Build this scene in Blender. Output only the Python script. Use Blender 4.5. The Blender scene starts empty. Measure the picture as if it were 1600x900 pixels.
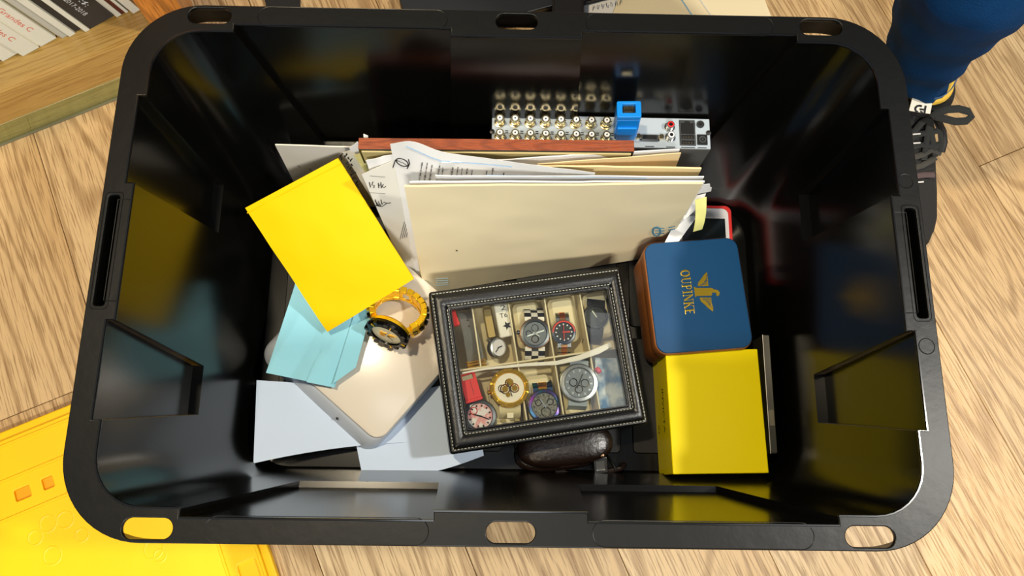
import bpy, bmesh, math, random
from mathutils import Vector, Matrix, Euler, noise
random.seed(7)
S = bpy.context.scene
COL = S.collection
PI = math.pi

# ------------------------------------------------------------------ camera
CAM = Vector((-0.00994, -0.21017, 1.06524))
CEUL = Euler((0.250626, -0.015224, 0.011925), 'XYZ')
FPX = 1224.09
cd = bpy.data.cameras.new('camera'); cd.sensor_width = 36; cd.lens = FPX * 36 / 1600
cd.clip_start = .02; cd.clip_end = 50
cam = bpy.data.objects.new('camera', cd); COL.objects.link(cam)
cam.location = CAM; cam.rotation_euler = CEUL; S.camera = cam
CR = CEUL.to_matrix()

# ------------------------------------------------------------------ world, lamps, exposure
w = bpy.data.worlds.new('world'); S.world = w; w.use_nodes = True
w.node_tree.nodes['Background'].inputs[0].default_value = (.80, .86, 1.0, 1)
w.node_tree.nodes['Background'].inputs[1].default_value = .13
S.view_settings.view_transform = 'Standard'; S.view_settings.look = 'None'
S.view_settings.gamma = 1; S.view_settings.use_curve_mapping = False
S.view_settings.exposure = 0.42

def lamp(name, loc, target, sx, sy, power, color, shape='RECTANGLE'):
    d = bpy.data.lights.new(name, 'AREA'); d.shape = shape; d.size = sx; d.size_y = sy
    d.energy = power; d.color = color
    o = bpy.data.objects.new(name, d); COL.objects.link(o); o.location = loc
    o.rotation_euler = (Vector(target) - Vector(loc)).to_track_quat('-Z', 'Y').to_euler()
    return o
lamp('ceiling_lamp_right', (1.67, -.08, 2.6), (0, 0, 0), .16, .16, 36, (1, .955, .86), 'DISK')
lamp('ceiling_lamp_back', (-.57, .36, 2.6), (0, 0, 0), .12, .12, 27, (1, .84, .58), 'DISK')
lamp('ceiling_panel_right', (1.38, -.25, 2.62), (1.38, -.25, 0), 1.15, 1.35, 3.2, (.95, .98, 1))
lamp('ceiling_panel_middle', (-.10, -.42, 2.62), (-.10, -.42, 0), .55, .35, 1.6, (.9, .96, 1))
lamp('window_light_front', (-1.1, -1.9, 1.7), (-.2, 0, .1), .7, .7, 9, (.55, .78, 1))
lamp('front_fill_light', (.15, -1.7, 2.3), (0, 0, .1), .5, .3, 37, (1, .95, .86))  # soft fill added in front to brighten the upright envelope

# ------------------------------------------------------------------ helpers
def raydir(px, py):
    return CR @ Vector(((px - 800) / FPX, -(py - 450) / FPX, -1))
def at(px, py, z):
    d = raydir(px, py); return CAM + d * ((z - CAM.z) / d.z)
def onplane(px, py, P, n, eps=0.0):
    d = raydir(px, py); P = Vector(P) + Vector(n) * eps
    return CAM + d * ((P - CAM).dot(n) / d.dot(n))
def lin(c):
    return tuple(((x / 255) / 12.92 if x / 255 <= .04045 else ((x / 255 + .055) / 1.055) ** 2.4) for x in c) + (1,)

MC = {}
def mat(name, rgb, rough=.5, metal=0.0, bump=None, spec=.5, coat=0.0, vary=None, emit=None, sheen=0):
    """rgb in 0..255 sRGB; bump=(scale, strength); vary=(scale, rgb2, contrast, stretch)"""
    if name in MC: return MC[name]
    m = bpy.data.materials.new(name); m.use_nodes = True
    nt = m.node_tree; b = nt.nodes['Principled BSDF']
    b.inputs['Base Color'].default_value = lin(rgb)
    b.inputs['Roughness'].default_value = rough; b.inputs['Metallic'].default_value = metal
    b.inputs['Specular IOR Level'].default_value = spec; b.inputs['Coat Weight'].default_value = coat
    b.inputs['Coat Roughness'].default_value = .12
    if sheen: b.inputs['Sheen Weight'].default_value = sheen
    tc = nt.nodes.new('ShaderNodeTexCoord')
    if vary:
        mp = nt.nodes.new('ShaderNodeMapping'); mp.inputs['Scale'].default_value = vary[3] if len(vary) > 3 else (1, 1, 1)
        nz = nt.nodes.new('ShaderNodeTexNoise'); nz.inputs['Scale'].default_value = vary[0]; nz.inputs['Detail'].default_value = 5
        cr = nt.nodes.new('ShaderNodeValToRGB')
        cr.color_ramp.elements[0].position = .5 - vary[2]; cr.color_ramp.elements[1].position = .5 + vary[2]
        cr.color_ramp.elements[0].color = lin(rgb); cr.color_ramp.elements[1].color = lin(vary[1])
        nt.links.new(tc.outputs['Object'], mp.inputs[0]); nt.links.new(mp.outputs[0], nz.inputs['Vector'])
        nt.links.new(nz.outputs['Fac'], cr.inputs[0]); nt.links.new(cr.outputs[0], b.inputs['Base Color'])
    if bump:
        nz = nt.nodes.new('ShaderNodeTexNoise'); nz.inputs['Scale'].default_value = bump[0]; nz.inputs['Detail'].default_value = 4
        bp = nt.nodes.new('ShaderNodeBump'); bp.inputs['Strength'].default_value = bump[1]; bp.inputs['Distance'].default_value = .002
        nt.links.new(tc.outputs['Object'], nz.inputs['Vector']); nt.links.new(nz.outputs['Fac'], bp.inputs['Height'])
        nt.links.new(bp.outputs[0], b.inputs['Normal'])
    MC[name] = m; return m

def wood(name, c1, c2, c3, scale=14, axis='Y', rough=.4, coat=0.0, obj_random=True, fine=1.0):
    if name in MC: return MC[name]
    m = bpy.data.materials.new(name); m.use_nodes = True; nt = m.node_tree; L = nt.links.new
    b = nt.nodes['Principled BSDF']; b.inputs['Roughness'].default_value = rough; b.inputs['Coat Weight'].default_value = coat
    tc = nt.nodes.new('ShaderNodeTexCoord'); oi = nt.nodes.new('ShaderNodeObjectInfo')
    add = nt.nodes.new('ShaderNodeVectorMath'); add.operation = 'MULTIPLY_ADD'
    cb = nt.nodes.new('ShaderNodeCombineXYZ')
    for i in range(3): L(oi.outputs['Random'], cb.inputs[i])
    L(cb.outputs[0], add.inputs[0]); add.inputs[1].default_value = (17, 31, 9); L(tc.outputs['Object'], add.inputs[2])
    st = {'Y': (1, .13, 1), 'X': (.13, 1, 1), 'Z': (1, 1, .13)}[axis]
    mp = nt.nodes.new('ShaderNodeMapping'); mp.inputs['Scale'].default_value = st; L(add.outputs[0], mp.inputs[0])
    # cathedral rings from a stretched, warped field
    n1 = nt.nodes.new('ShaderNodeTexNoise'); n1.inputs['Scale'].default_value = scale * .45; n1.inputs['Detail'].default_value = 2.5; n1.inputs['Roughness'].default_value = .45
    L(mp.outputs[0], n1.inputs['Vector'])
    mul = nt.nodes.new('ShaderNodeMath'); mul.operation = 'MULTIPLY'; mul.inputs[1].default_value = 230 * fine; L(n1.outputs['Fac'], mul.inputs[0])
    sn = nt.nodes.new('ShaderNodeMath'); sn.operation = 'SINE'; L(mul.outputs[0], sn.inputs[0])
    pw = nt.nodes.new('ShaderNodeMapRange'); pw.inputs[1].default_value = .25; pw.inputs[2].default_value = 1; L(sn.outputs[0], pw.inputs[0])
    # fine pores, very stretched
    mp2 = nt.nodes.new('ShaderNodeMapping'); mp2.inputs['Scale'].default_value = tuple(1 if s == 1 else .045 for s in st); L(add.outputs[0], mp2.inputs[0])
    n2 = nt.nodes.new('ShaderNodeTexNoise'); n2.inputs['Scale'].default_value = scale * 46; n2.inputs['Detail'].default_value = 3; L(mp2.outputs[0], n2.inputs['Vector'])
    n3 = nt.nodes.new('ShaderNodeTexNoise'); n3.inputs['Scale'].default_value = scale * .5; n3.inputs['Detail'].default_value = 3; L(mp.outputs[0], n3.inputs['Vector'])
    cr = nt.nodes.new('ShaderNodeValToRGB'); cr.color_ramp.elements[0].color = lin(c1); cr.color_ramp.elements[1].color = lin(c2)
    cr.color_ramp.elements[0].position = .32; cr.color_ramp.elements[1].position = .68; L(n3.outputs['Fac'], cr.inputs[0])
    m1 = nt.nodes.new('ShaderNodeMix'); m1.data_type = 'RGBA'; L(cr.outputs[0], m1.inputs[6]); m1.inputs[7].default_value = lin(c3)
    f1 = nt.nodes.new('ShaderNodeMath'); f1.operation = 'MULTIPLY'; f1.inputs[1].default_value = .52; L(pw.outputs[0], f1.inputs[0]); L(f1.outputs[0], m1.inputs[0])
    m2 = nt.nodes.new('ShaderNodeMix'); m2.data_type = 'RGBA'; L(m1.outputs[2], m2.inputs[6]); m2.inputs[7].default_value = lin(c3)
    f2 = nt.nodes.new('ShaderNodeMapRange'); f2.inputs[1].default_value = .48; f2.inputs[2].default_value = .66; f2.inputs[4].default_value = .7; L(n2.outputs['Fac'], f2.inputs[0]); L(f2.outputs[0], m2.inputs[0])
    hv = nt.nodes.new('ShaderNodeHueSaturation'); L(m2.outputs[2], hv.inputs['Color'])
    vr = nt.nodes.new('ShaderNodeMapRange'); vr.inputs[3].default_value = .9; vr.inputs[4].default_value = 1.08; L(oi.outputs['Random'], vr.inputs[0])
    if obj_random: L(vr.outputs[0], hv.inputs['Value'])
    L(hv.outputs[0], b.inputs['Base Color'])
    bp = nt.nodes.new('ShaderNodeBump'); bp.inputs['Strength'].default_value = .25; bp.inputs['Distance'].default_value = .0015; bp.invert = True
    L(f2.outputs[0], bp.inputs['Height']); L(bp.outputs[0], b.inputs['Normal'])
    MC[name] = m; return m

def glass(name, tint=(1, 1, 1), extra=.0, rough=.02, ior=1.5):
    if name in MC: return MC[name]
    m = bpy.data.materials.new(name); m.use_nodes = True; nt = m.node_tree; nt.nodes.remove(nt.nodes['Principled BSDF'])
    out = nt.nodes['Material Output']; t = nt.nodes.new('ShaderNodeBsdfTransparent'); t.inputs[0].default_value = (*tint, 1)
    g = nt.nodes.new('ShaderNodeBsdfGlossy'); g.inputs['Roughness'].default_value = rough
    lw = nt.nodes.new('ShaderNodeLayerWeight'); lw.inputs[0].default_value = .5
    f = nt.nodes.new('ShaderNodeMath'); f.operation = 'POWER'; f.inputs[1].default_value = 5; nt.links.new(lw.outputs['Facing'], f.inputs[0])
    a = nt.nodes.new('ShaderNodeMath'); a.operation = 'ADD'; a.inputs[1].default_value = extra; a.use_clamp = True
    mx = nt.nodes.new('ShaderNodeMixShader'); nt.links.new(f.outputs[0], a.inputs[0]); nt.links.new(a.outputs[0], mx.inputs[0])
    nt.links.new(t.outputs[0], mx.inputs[1]); nt.links.new(g.outputs[0], mx.inputs[2]); nt.links.new(mx.outputs[0], out.inputs[0])
    MC[name] = m; return m

def link_mesh(name, me, m, parent=None, M=None, smooth=None):
    o = bpy.data.objects.new(name, me); COL.objects.link(o)
    if m: me.materials.clear(); me.materials.append(m)
    if parent: o.parent = parent
    if M is not None: o.matrix_local = M
    if smooth is not None:
        me.polygons.foreach_set('use_smooth', [True] * len(me.polygons)); me.set_sharp_from_angle(angle=math.radians(smooth))
    return o

class MB:
    def __init__(s): s.v = []; s.f = []
    def add(s, vs, fs, M=None):
        b = len(s.v); s.v += [tuple((M @ Vector(v)) if M else v) for v in vs]; s.f += [tuple(i + b for i in f) for f in fs]; return s
    def box(s, x0, x1, y0, y1, z0, z1, M=None):
        vs = [(x0, y0, z0), (x1, y0, z0), (x1, y1, z0), (x0, y1, z0), (x0, y0, z1), (x1, y0, z1), (x1, y1, z1), (x0, y1, z1)]
        return s.add(vs, [(3, 2, 1, 0), (4, 5, 6, 7), (0, 1, 5, 4), (1, 2, 6, 5), (2, 3, 7, 6), (3, 0, 4, 7)], M)
    def cbox(s, c, d, M=None):
        return s.box(c[0] - d[0] / 2, c[0] + d[0] / 2, c[1] - d[1] / 2, c[1] + d[1] / 2, c[2] - d[2] / 2, c[2] + d[2] / 2, M)
    def rbox(s, x0, x1, y0, y1, z0, z1, r, M=None, br=.0):   # rounded vertical corners with bevelled top
        lo = rrect(x1 - x0, y1 - y0, r, 5, (x0 + x1) / 2, (y0 + y1) / 2); n = len(lo)
        br = br or min(.0015, r * .5)
        li = rrect(x1 - x0 - 2 * br, y1 - y0 - 2 * br, max(r - br, .0002), 5, (x0 + x1) / 2, (y0 + y1) / 2)
        vs = [(x, y, z0) for x, y in li] + [(x, y, z0 + br) for x, y in lo] + [(x, y, z1 - br) for x, y in lo] + [(x, y, z1) for x, y in li]
        fs = [tuple(range(n))[::-1], tuple(range(3 * n, 4 * n))]
        for k in range(3):
            for i in range(n): j = (i + 1) % n; fs.append((k * n + i, k * n + j, (k + 1) * n + j, (k + 1) * n + i))
        return s.add(vs, fs, M)
    def lathe(s, prof, n=32, M=None, sx=1, sy=1):
        vs = []; fs = []
        for r, z in prof:
            for i in range(n): a = 2 * PI * i / n; vs.append((r * math.cos(a) * sx, r * math.sin(a) * sy, z))
        for k in range(len(prof) - 1):
            for i in range(n): j = (i + 1) % n; fs.append((k * n + i, k * n + j, (k + 1) * n + j, (k + 1) * n + i))
        if prof[0][0] > 1e-6: fs.append(tuple(range(n))[::-1])
        if prof[-1][0] > 1e-6: fs.append(tuple(range((len(prof) - 1) * n, len(prof) * n)))
        return s.add(vs, fs, M)
    def ringprof(s, prof, n=32, M=None, sx=1, sy=1):    # closed profile swept round z
        vs = []; fs = []; k = len(prof)
        for i in range(n):
            a = 2 * PI * i / n
            for r, z in prof: vs.append((r * math.cos(a) * sx, r * math.sin(a) * sy, z))
        for i in range(n):
            j = (i + 1) % n
            for q in range(k): p = (q + 1) % k; fs.append((i * k + q, j * k + q, j * k + p, i * k + p))
        return s.add(vs, fs, M)
    def tube(s, pts, r, n=6, closed=False, flat=1.0, up=(0, 0, 1), M=None):
        P = [Vector(p) for p in pts]; N = len(P); vs = []; fs = []; up = Vector(up)
        for i, p in enumerate(P):
            a = P[(i - 1) % N] if (closed or i > 0) else p; b = P[(i + 1) % N] if (closed or i < N - 1) else p
            t = (b - a).normalized() if (b - a).length > 1e-9 else Vector((1, 0, 0))
            x = t.cross(up)
            if x.length < 1e-4: x = t.cross(Vector((1, 0, 0)))
            x.normalize(); y = x.cross(t).normalized()
            rr = r[i] if isinstance(r, (list, tuple)) else r
            for k in range(n):
                q = 2 * PI * k / n; vs.append(tuple(p + x * math.cos(q) * rr + y * math.sin(q) * rr * flat))
        for i in range(N if closed else N - 1):
            j = (i + 1) % N
            for k in range(n): l = (k + 1) % n; fs.append((i * n + k, i * n + l, j * n + l, j * n + k))
        if not closed: fs += [tuple(range(n))[::-1], tuple(range((N - 1) * n, N * n))]
        return s.add(vs, fs, M)
    def mesh(s, name='m'):
        me = bpy.data.meshes.new(name); me.from_pydata(s.v, [], s.f); me.validate(); me.update()
        bm = bmesh.new(); bm.from_mesh(me); bmesh.ops.recalc_face_normals(bm, faces=bm.faces); bm.to_mesh(me); bm.free()
        return me
    def build(s, name, m, parent=None, M=None, smooth=35):
        return link_mesh(name, s.mesh(name), m, parent, M, smooth)

def rrect(w, h, r, n=6, cx=0, cy=0):
    r = min(r, w / 2 - 1e-5, h / 2 - 1e-5); out = []
    for (sx, sy, a0) in ((1, 1, 0), (-1, 1, 90), (-1, -1, 180), (1, -1, 270)):
        for i in range(n + 1):
            a = math.radians(a0 + 90 * i / n); out.append((cx + sx * (w / 2 - r) + r * math.cos(a), cy + sy * (h / 2 - r) + r * math.sin(a)))
    return out

def poly2d(name, loops, z0, z1, m, parent=None, M=None, bevel=0.0, smooth=35):
    cu = bpy.data.curves.new(name, 'CURVE'); cu.dimensions = '2D'; cu.fill_mode = 'BOTH'
    cu.extrude = max((z1 - z0) / 2 - bevel, 0); cu.bevel_depth = bevel; cu.bevel_resolution = 2; cu.offset = -bevel
    for lp in loops:
        sp = cu.splines.new('POLY'); sp.points.add(len(lp) - 1); sp.use_cyclic_u = True
        for i, p in enumerate(lp): sp.points[i].co = (p[0], p[1], 0, 1)
    o = bpy.data.objects.new(name, cu); me = bpy.data.meshes.new_from_object(o); bpy.data.objects.remove(o); bpy.data.curves.remove(cu)
    me.transform(Matrix.Translation((0, 0, (z0 + z1) / 2)))
    return link_mesh(name, me, m, parent, M, smooth)

def text(name, body, m, p0, p1, n, parent=None, Pinv=None, height=None, depth=.0003):
    """flat lettering whose baseline runs p0 -> p1 (world points), facing n"""
    cu = bpy.data.curves.new(name, 'FONT'); cu.body = body; cu.extrude = 0; cu.resolution_u = 3
    o = bpy.data.objects.new(name, cu); me = bpy.data.meshes.new_from_object(o); bpy.data.objects.remove(o); bpy.data.curves.remove(cu)
    xs = [v.co.x for v in me.vertices]; ys = [v.co.y for v in me.vertices]
    x0, x1, h = min(xs), max(xs), max(ys) - min(ys)
    p0 = Vector(p0); X = Vector(p1) - p0; W = X.length; X.normalize(); n = Vector(n).normalized(); Y = n.cross(X).normalized()
    sx = W / (x1 - x0); sy = height / h if height else sx
    me.transform(Matrix.Translation((-x0, -min(ys), 0))); me.transform(Matrix.Diagonal((sx, sy, 1, 1)))
    F = Matrix((X, Y, n)).transposed().to_4x4(); F.translation = p0
    me.transform(F if Pinv is None else Pinv @ F)
    return link_mesh(name, me, m, parent)

def frame(TL, TR, BR, BL):
    """local frame whose z=0 is the top face; returns matrix, width, height"""
    TL, TR, BR, BL = map(Vector, (TL, TR, BR, BL)); c = (TL + TR + BR + BL) / 4
    X = ((TR - TL) + (BR - BL)) / 2; Y = ((TL - BL) + (TR - BR)) / 2; w, h = X.length, Y.length
    n = X.cross(Y).normalized(); X.normalize(); Y2 = n.cross(X); d = (Y2 - Y.normalized()) / 2
    Yv = (Y2 + Y.normalized()).normalized(); X = Yv.cross(n)
    F = Matrix((X, Yv, n)).transposed().to_4x4(); F.translation = c
    return F, w, h

def tag(o, label, cat, group=None, kind=None):
    o['label'] = label; o['category'] = cat
    if group: o['group'] = group
    if kind: o['kind'] = kind
    return o
def thing(name, label, cat, M=None, group=None):
    o = bpy.data.objects.new(name, None); COL.objects.link(o); o.empty_display_size = .02
    if M is not None: o.matrix_world = M
    return tag(o, label, cat, group)
def T(x, y, z): return Matrix.Translation((x, y, z))
def RZ(a): return Matrix.Rotation(a, 4, 'Z')
def RX(a): return Matrix.Rotation(a, 4, 'X')
def RY(a): return Matrix.Rotation(a, 4, 'Y')

def sheet(TL, TR, BR, BL, thick=.0006, nu=24, nv=24, amp=.001, sc=14, seed=0, curl=None, layers=1, jag=0):
    """thin leaf spanning four corners, with real thickness and gentle creases. returns MB, normal, origin"""
    TL, TR, BR, BL = map(Vector, (TL, TR, BR, BL)); n = (TR - TL).cross(TL - BL).normalized()
    top = []; bot = []
    for j in range(nv + 1):
        for i in range(nu + 1):
            u, v = i / nu, j / nv
            p = (TL * (1 - u) + TR * u) * (1 - v) + (BL * (1 - u) + BR * u) * v
            q = noise.noise(Vector((p.x * sc + seed * 7.1, p.y * sc, p.z * sc + seed))) + .5 * noise.noise(Vector((p.x * sc * 3 + seed, p.y * sc * 3, p.z * sc * 3)))
            d = amp * q
            if curl: p = p + curl(u, v, n)
            top.append(p + n * (d + thick / 2)); bot.append(p + n * (d - thick / 2))
    k = len(top); W = nu + 1; mb = MB(); fs = []
    for j in range(nv):
        for i in range(nu):
            a = j * W + i; fs.append((a, a + W, a + W + 1, a + 1)); fs.append((k + a, k + a + 1, k + a + W + 1, k + a + W))
    for i in range(nu): fs += [(i, i + 1, k + i + 1, k + i), (nv * W + i, k + nv * W + i, k + nv * W + i + 1, nv * W + i + 1)]
    for j in range(nv): fs += [(j * W, k + j * W, k + j * W + W, j * W + W), (j * W + nu, j * W + W + nu, k + j * W + W + nu, k + j * W + nu)]
    mb.add([tuple(p) for p in top + bot], fs); return mb, n, TL

# ------------------------------------------------------------------ materials
BLACK = mat('black_plastic', (7, 7, 6), .20, bump=(6, .02), spec=.30)
RIMM = mat('black_rim_plastic', (12, 12, 10), .36, bump=(60, .12), spec=.28)
LEATH = mat('black_leatherette', (9, 10, 10), .27, bump=(700, .16), spec=.5)
STITCH = mat('pale_thread', (205, 205, 190), .8)
CREAM = mat('cream_velvet', (226, 212, 172), .9)
WHITE = mat('white_paper', (232, 230, 226), .8)
MANILA = mat('manila_paper', (232, 215, 172), .75, vary=(3, (238, 222, 184), .3), bump=(25, .12))
GOLD = mat('gold_metal', (242, 190, 60), .18, 1.0)
STEEL = mat('steel', (200, 200, 196), .22, 1.0)
INK = mat('black_ink', (20, 20, 22), .7)
BLUEINK = mat('blue_ink', (150, 190, 225), .7)
DKBLUE = mat('stamp_ink', (80, 135, 160), .7)

# ------------------------------------------------------------------ floor of planks
ANG = math.radians(24)
U = Vector((math.cos(ANG), math.sin(ANG), 0)); V = Vector((math.sin(ANG), -math.cos(ANG), 0))
fl = MB().box(-2.2, 2.2, -2.0, 2.4, -.03, -.0085).build('floor', mat('dark_underlay', (60, 45, 28), .9))
fl['kind'] = 'structure'
OAK = wood('oak_plank', (216, 184, 136), (196, 158, 106), (132, 96, 54), scale=10, axis='Y', rough=.42)
PW, PL = .18, 1.2
pm = MB()
c = .0007
pm.add([(-PW / 2 + .0004, -PL / 2 + .0004, -.008), (PW / 2 - .0004, -PL / 2 + .0004, -.008), (PW / 2 - .0004, PL / 2 - .0004, -.008), (-PW / 2 + .0004, PL / 2 - .0004, -.008),
        (-PW / 2 + .0004, -PL / 2 + .0004, -c), (PW / 2 - .0004, -PL / 2 + .0004, -c), (PW / 2 - .0004, PL / 2 - .0004, -c), (-PW / 2 + .0004, PL / 2 - .0004, -c),
        (-PW / 2 + .001, -PL / 2 + .001, 0), (PW / 2 - .001, -PL / 2 + .001, 0), (PW / 2 - .001, PL / 2 - .001, 0), (-PW / 2 + .001, PL / 2 - .001, 0)],
       [(3, 2, 1, 0), (8, 9, 10, 11), (0, 1, 5, 4), (1, 2, 6, 5), (2, 3, 7, 6), (3, 0, 4, 7), (4, 5, 9, 8), (5, 6, 10, 9), (6, 7, 11, 10), (7, 4, 8, 11)])
plank_me = pm.mesh('plank'); plank_me.materials.append(OAK)
u0, v0 = .736, .044
offs = [.44, .0, .8, .25, 1.0, .6]
for r in range(-13, 7):
    off = 0 if r == 0 else offs[r % 6]
    for k in range(-2, 2):
        cu_, cv_ = u0 + (r + .5) * PW, v0 + off + (k + .5) * PL
        p = U * cu_ + V * cv_
        if abs(p.x) > 2.0 or abs(p.y) > 2.0: continue
        o = bpy.data.objects.new('plank', plank_me); COL.objects.link(o); o.parent = fl
        o.location = p; o.rotation_euler = (0, 0, ANG)

# ------------------------------------------------------------------ the black tote
tote = thing('storage_tote', 'large open black plastic storage tote full of boxes and papers on the wood floor', 'storage box', T(0, 0, 0))
def half(z):
    t = (z - .006) / .356; return .337 + .024 * t, .187 + .043 * t
SH = [((-.156, -.066), (-.134, -.079)), ((.066, .157), (.080, .141))]
LO = [((-.283, -.066), (-.236, -.079)), ((.066, .283), (.079, .236))]
def loop(z, rec, off=0.0, r=.046):
    recS = rec and z > .1752; recL = rec
    hx, hy = half(z); hx += off; hy += off; r = r + off; tS = max(0, min(1, (z - .175) / .187)); tL = max(0, min(1, (z - .15) / .212))
    def spans(tbl):
        out = []; t = tS if tbl is SH else tL
        for (a, b), (a2, b2) in tbl: out.append((a2 + (a - a2) * t, b2 + (b - b2) * t))
        return out
    pts = []
    def arc(cx, cy, a0):
        for i in range(1, 9): a = math.radians(a0 + 90 * i / 9); pts.append((cx + r * math.cos(a), cy + r * math.sin(a)))
    def wall(pos, s0, s1, tbl0):
        tbl = spans(tbl0); t = tS if tbl0 is SH else tL
        dp = ((.012 if tbl0 is SH else .007) * (1 - t) + .008 * t) if (recS if tbl0 is SH else recL) else 0
        sg = 1 if s1 > s0 else -1
        pts.append(pos(s0, 0))
        for a, b in (tbl if sg > 0 else [(y, x) for x, y in tbl][::-1]):
            pts.extend([pos(a, 0), pos(a, dp), pos(b, dp), pos(b, 0)])
        pts.append(pos(s1, 0))
    wall(lambda s, d: (hx + d, s), -(hy - r), hy - r, SH); arc(hx - r, hy - r, 0)
    wall(lambda s, d: (s, hy + d), hx - r, -(hx - r), LO); arc(-hx + r, hy - r, 90)
    wall(lambda s, d: (-hx - d, s), hy - r, -(hy - r), SH); arc(-hx + r, -hy + r, 180)
    wall(lambda s, d: (s, -hy - d), -(hx - r), hx - r, LO); arc(hx - r, -hy + r, 270)
    return pts
mb = MB()
levels = [(.364, 1), (.36, 1), (.30, 1), (.24, 1), (.1755, 1), (.175, 1), (.1505, 1), (.15, 0), (.10, 0), (.03, 0), (.012, 0)]
rings = []
for z, rc in levels: rings.append([(x, y, z) for x, y in loop(z, rc)])
rings.append([(x * .99, y * .985, .006) for x, y in loop(.012, 0)])
nl = len(rings[0]); vs = []; fs = []
for R_ in rings: vs += R_
for k in range(len(rings) - 1):
    for i in range(nl): j = (i + 1) % nl; fs.append((k * nl + i, k * nl + j, (k + 1) * nl + j, (k + 1) * nl + i))
fs.append(tuple(range((len(rings) - 1) * nl, len(rings) * nl)))
base = len(vs)
orings = [[(x, y, z) for x, y in loop(z, rc, .003)] for z, rc in levels[:-1]] + [[(x, y, .0005) for x, y in loop(.012, 0, -.002)]]
for R_ in orings: vs += R_
for k in range(len(orings) - 1):
    for i in range(nl): j = (i + 1) % nl; fs.append((base + k * nl + i, base + (k + 1) * nl + i, base + (k + 1) * nl + j, base + k * nl + j))
fs.append(tuple(base + (len(orings) - 1) * nl + i for i in range(nl))[::-1])
for i in range(nl): j = (i + 1) % nl; fs.append((i, base + i, base + j, j))
me = bpy.data.meshes.new('tote_body'); me.from_pydata(vs, [], fs); me.update()
link_mesh('body', me, BLACK, tote, smooth=28)
# rim flange with hand slots
def ccw(l): return l
holes = []
for sy in (1, -1):
    for cx, wd in ((0, .042), (.3085, .043), (-.3085, .043)):
        holes.append(rrect(wd, .0175, .0085, 6, cx, sy * .2465))
for sx in (1, -1): holes.append(rrect(.0105, .107, .003, 4, sx * .377, 0))
# real rim is an upper plate around the inner loop
inner = loop(.362, 1, -.0005)
poly2d('rim', [rrect(.777, .517, .075, 14), inner] + holes, .362, .3665, RIMM, tote, bevel=.0009)
ol = rrect(.777, .517, .075, 14); n_ = len(ol); vs = []; fs = []
il = rrect(.773, .513, .073, 14)
for l, z in ((ol, .3655), (ol, .340), (il, .340), (il, .3655)): vs += [(x, y, z) for x, y in l]
for k in range(4):
    for i in range(n_): j = (i + 1) % n_; q = (k + 1) % 4; fs.append((k * n_ + i, q * n_ + i, q * n_ + j, k * n_ + j))
MB().add(vs, fs).build('rim_skirt', RIMM, tote)
MB().tube([(x, y, .3662) for x, y in inner], .0012, 6, True).build('rim_bead', mat('polished_black_edge', (16, 16, 15), .14, spec=.9), tote)
for sx in (1, -1):   # grip pockets under the long side slots
    p = MB(); x0, x1 = sx * .377 - .0066, sx * .377 + .0066
    for b in ((x0, x0 + .001, -.055, .055, .335, .363), (x1 - .001, x1, -.055, .055, .335, .363), (x0, x1, -.0555, -.0545, .335, .363), (x0, x1, .0545, .0555, .335, .363), (x0, x1, -.055, .055, .334, .336)): p.box(*b)
    p.build('grip_pocket', BLACK, tote)
    MB().tube([(x, y, .3665) for x, y in rrect(.0165, .113, .004, 4, sx * .377, 0)], .0007, 6, True).build('grip_border', RIMM, tote)
    MB().tube([(x, y, .3666) for x, y in rrect(.012, .098, .001, 2, sx * .3668, -.0)], .0004, 5, True).build('moulding_line', RIMM, tote)
for px, py in ((1415, 283), (1448, 541)):
    q = at(px, py, .3665); MB().tube([(q.x + .0072 * math.cos(a * PI / 12), q.y + .0072 * math.sin(a * PI / 12), .3666) for a in range(24)], .0004, 5, True).build('mould_mark', RIMM, tote)
for sy in (1, -1):
    for sx in (1, -1):
        MB().tube([(x, y, .3666) for x, y in rrect(.19, .022, .011, 8, sx * .165, sy * .2465)], .0004, 5, True).build('moulding_line', RIMM, tote)
PADM = mat('textured_black_plastic', (10, 10, 10), .45, bump=(300, .1), spec=.3)
for x0, x1 in ((-.31, -.166), (-.150, -.008), (.008, .150), (.166, .31)):
    for y0, y1 in ((-.163, -.008), (.008, .163)):
        MB().rbox(x0, x1, y0, y1, .004, .0085, .006, br=.0012).build('floor_pad', PADM, tote)

# ------------------------------------------------------------------ yellow lid on the floor
LY = mat('yellow_lid_plastic', (255, 205, 0), .45, bump=(30, .2), vary=(5, (252, 190, 0), .25))
A24 = math.atan2(.407, .913); cx_, cy_ = -.416, -.035
Ml = T(cx_, cy_, 0) @ RZ(A24)      # local: lid spans x -.70..0, y -.51..0
lid = thing('tote_lid', 'bright yellow plastic tote lid lying on the floor at the front left of the tote', 'lid', Ml)
poly2d('panel', [rrect(.70, .50, .03, 6, -.35, -.25)], .0005, .012, LY, lid, bevel=.002)
hs = []
for x in (-.265, -.232, -.185): hs.append(rrect(.020 if x < -.26 else .014, .015, .002, 3, x, -.088 + (x + .232) * .0))
for x, y in ((-.03, -.40), (-.03, -.30)): hs.append(rrect(.024, .04, .003, 3, x, y))
poly2d('raised_field', [rrect(.68, .475, .03, 6, -.35, -.25)] + hs, .012, .0165, LY, lid, bevel=.0012)
for (x, y) in ((-.265, -.088), (-.232, -.088), (-.185, -.088)): MB().rbox(x - .012, x + .012, y - .009, y + .009, .011, .0125, .001).build('pocket_floor', mat('pocket_shade_yellow', (240, 160, 0), .45), lid)  # recess shade put into the colour: same yellow plastic, made darker orange
for y in (-.02, -.064, -.112): MB().rbox(-.66, -.05, y - .002, y + .002, .016, .0182, .0015).build('rib', LY, lid)
for x in (-.012, -.055): MB().rbox(x - .002, x + .002, -.47, -.03, .016, .0182, .0015).build('rib', LY, lid)
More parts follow.
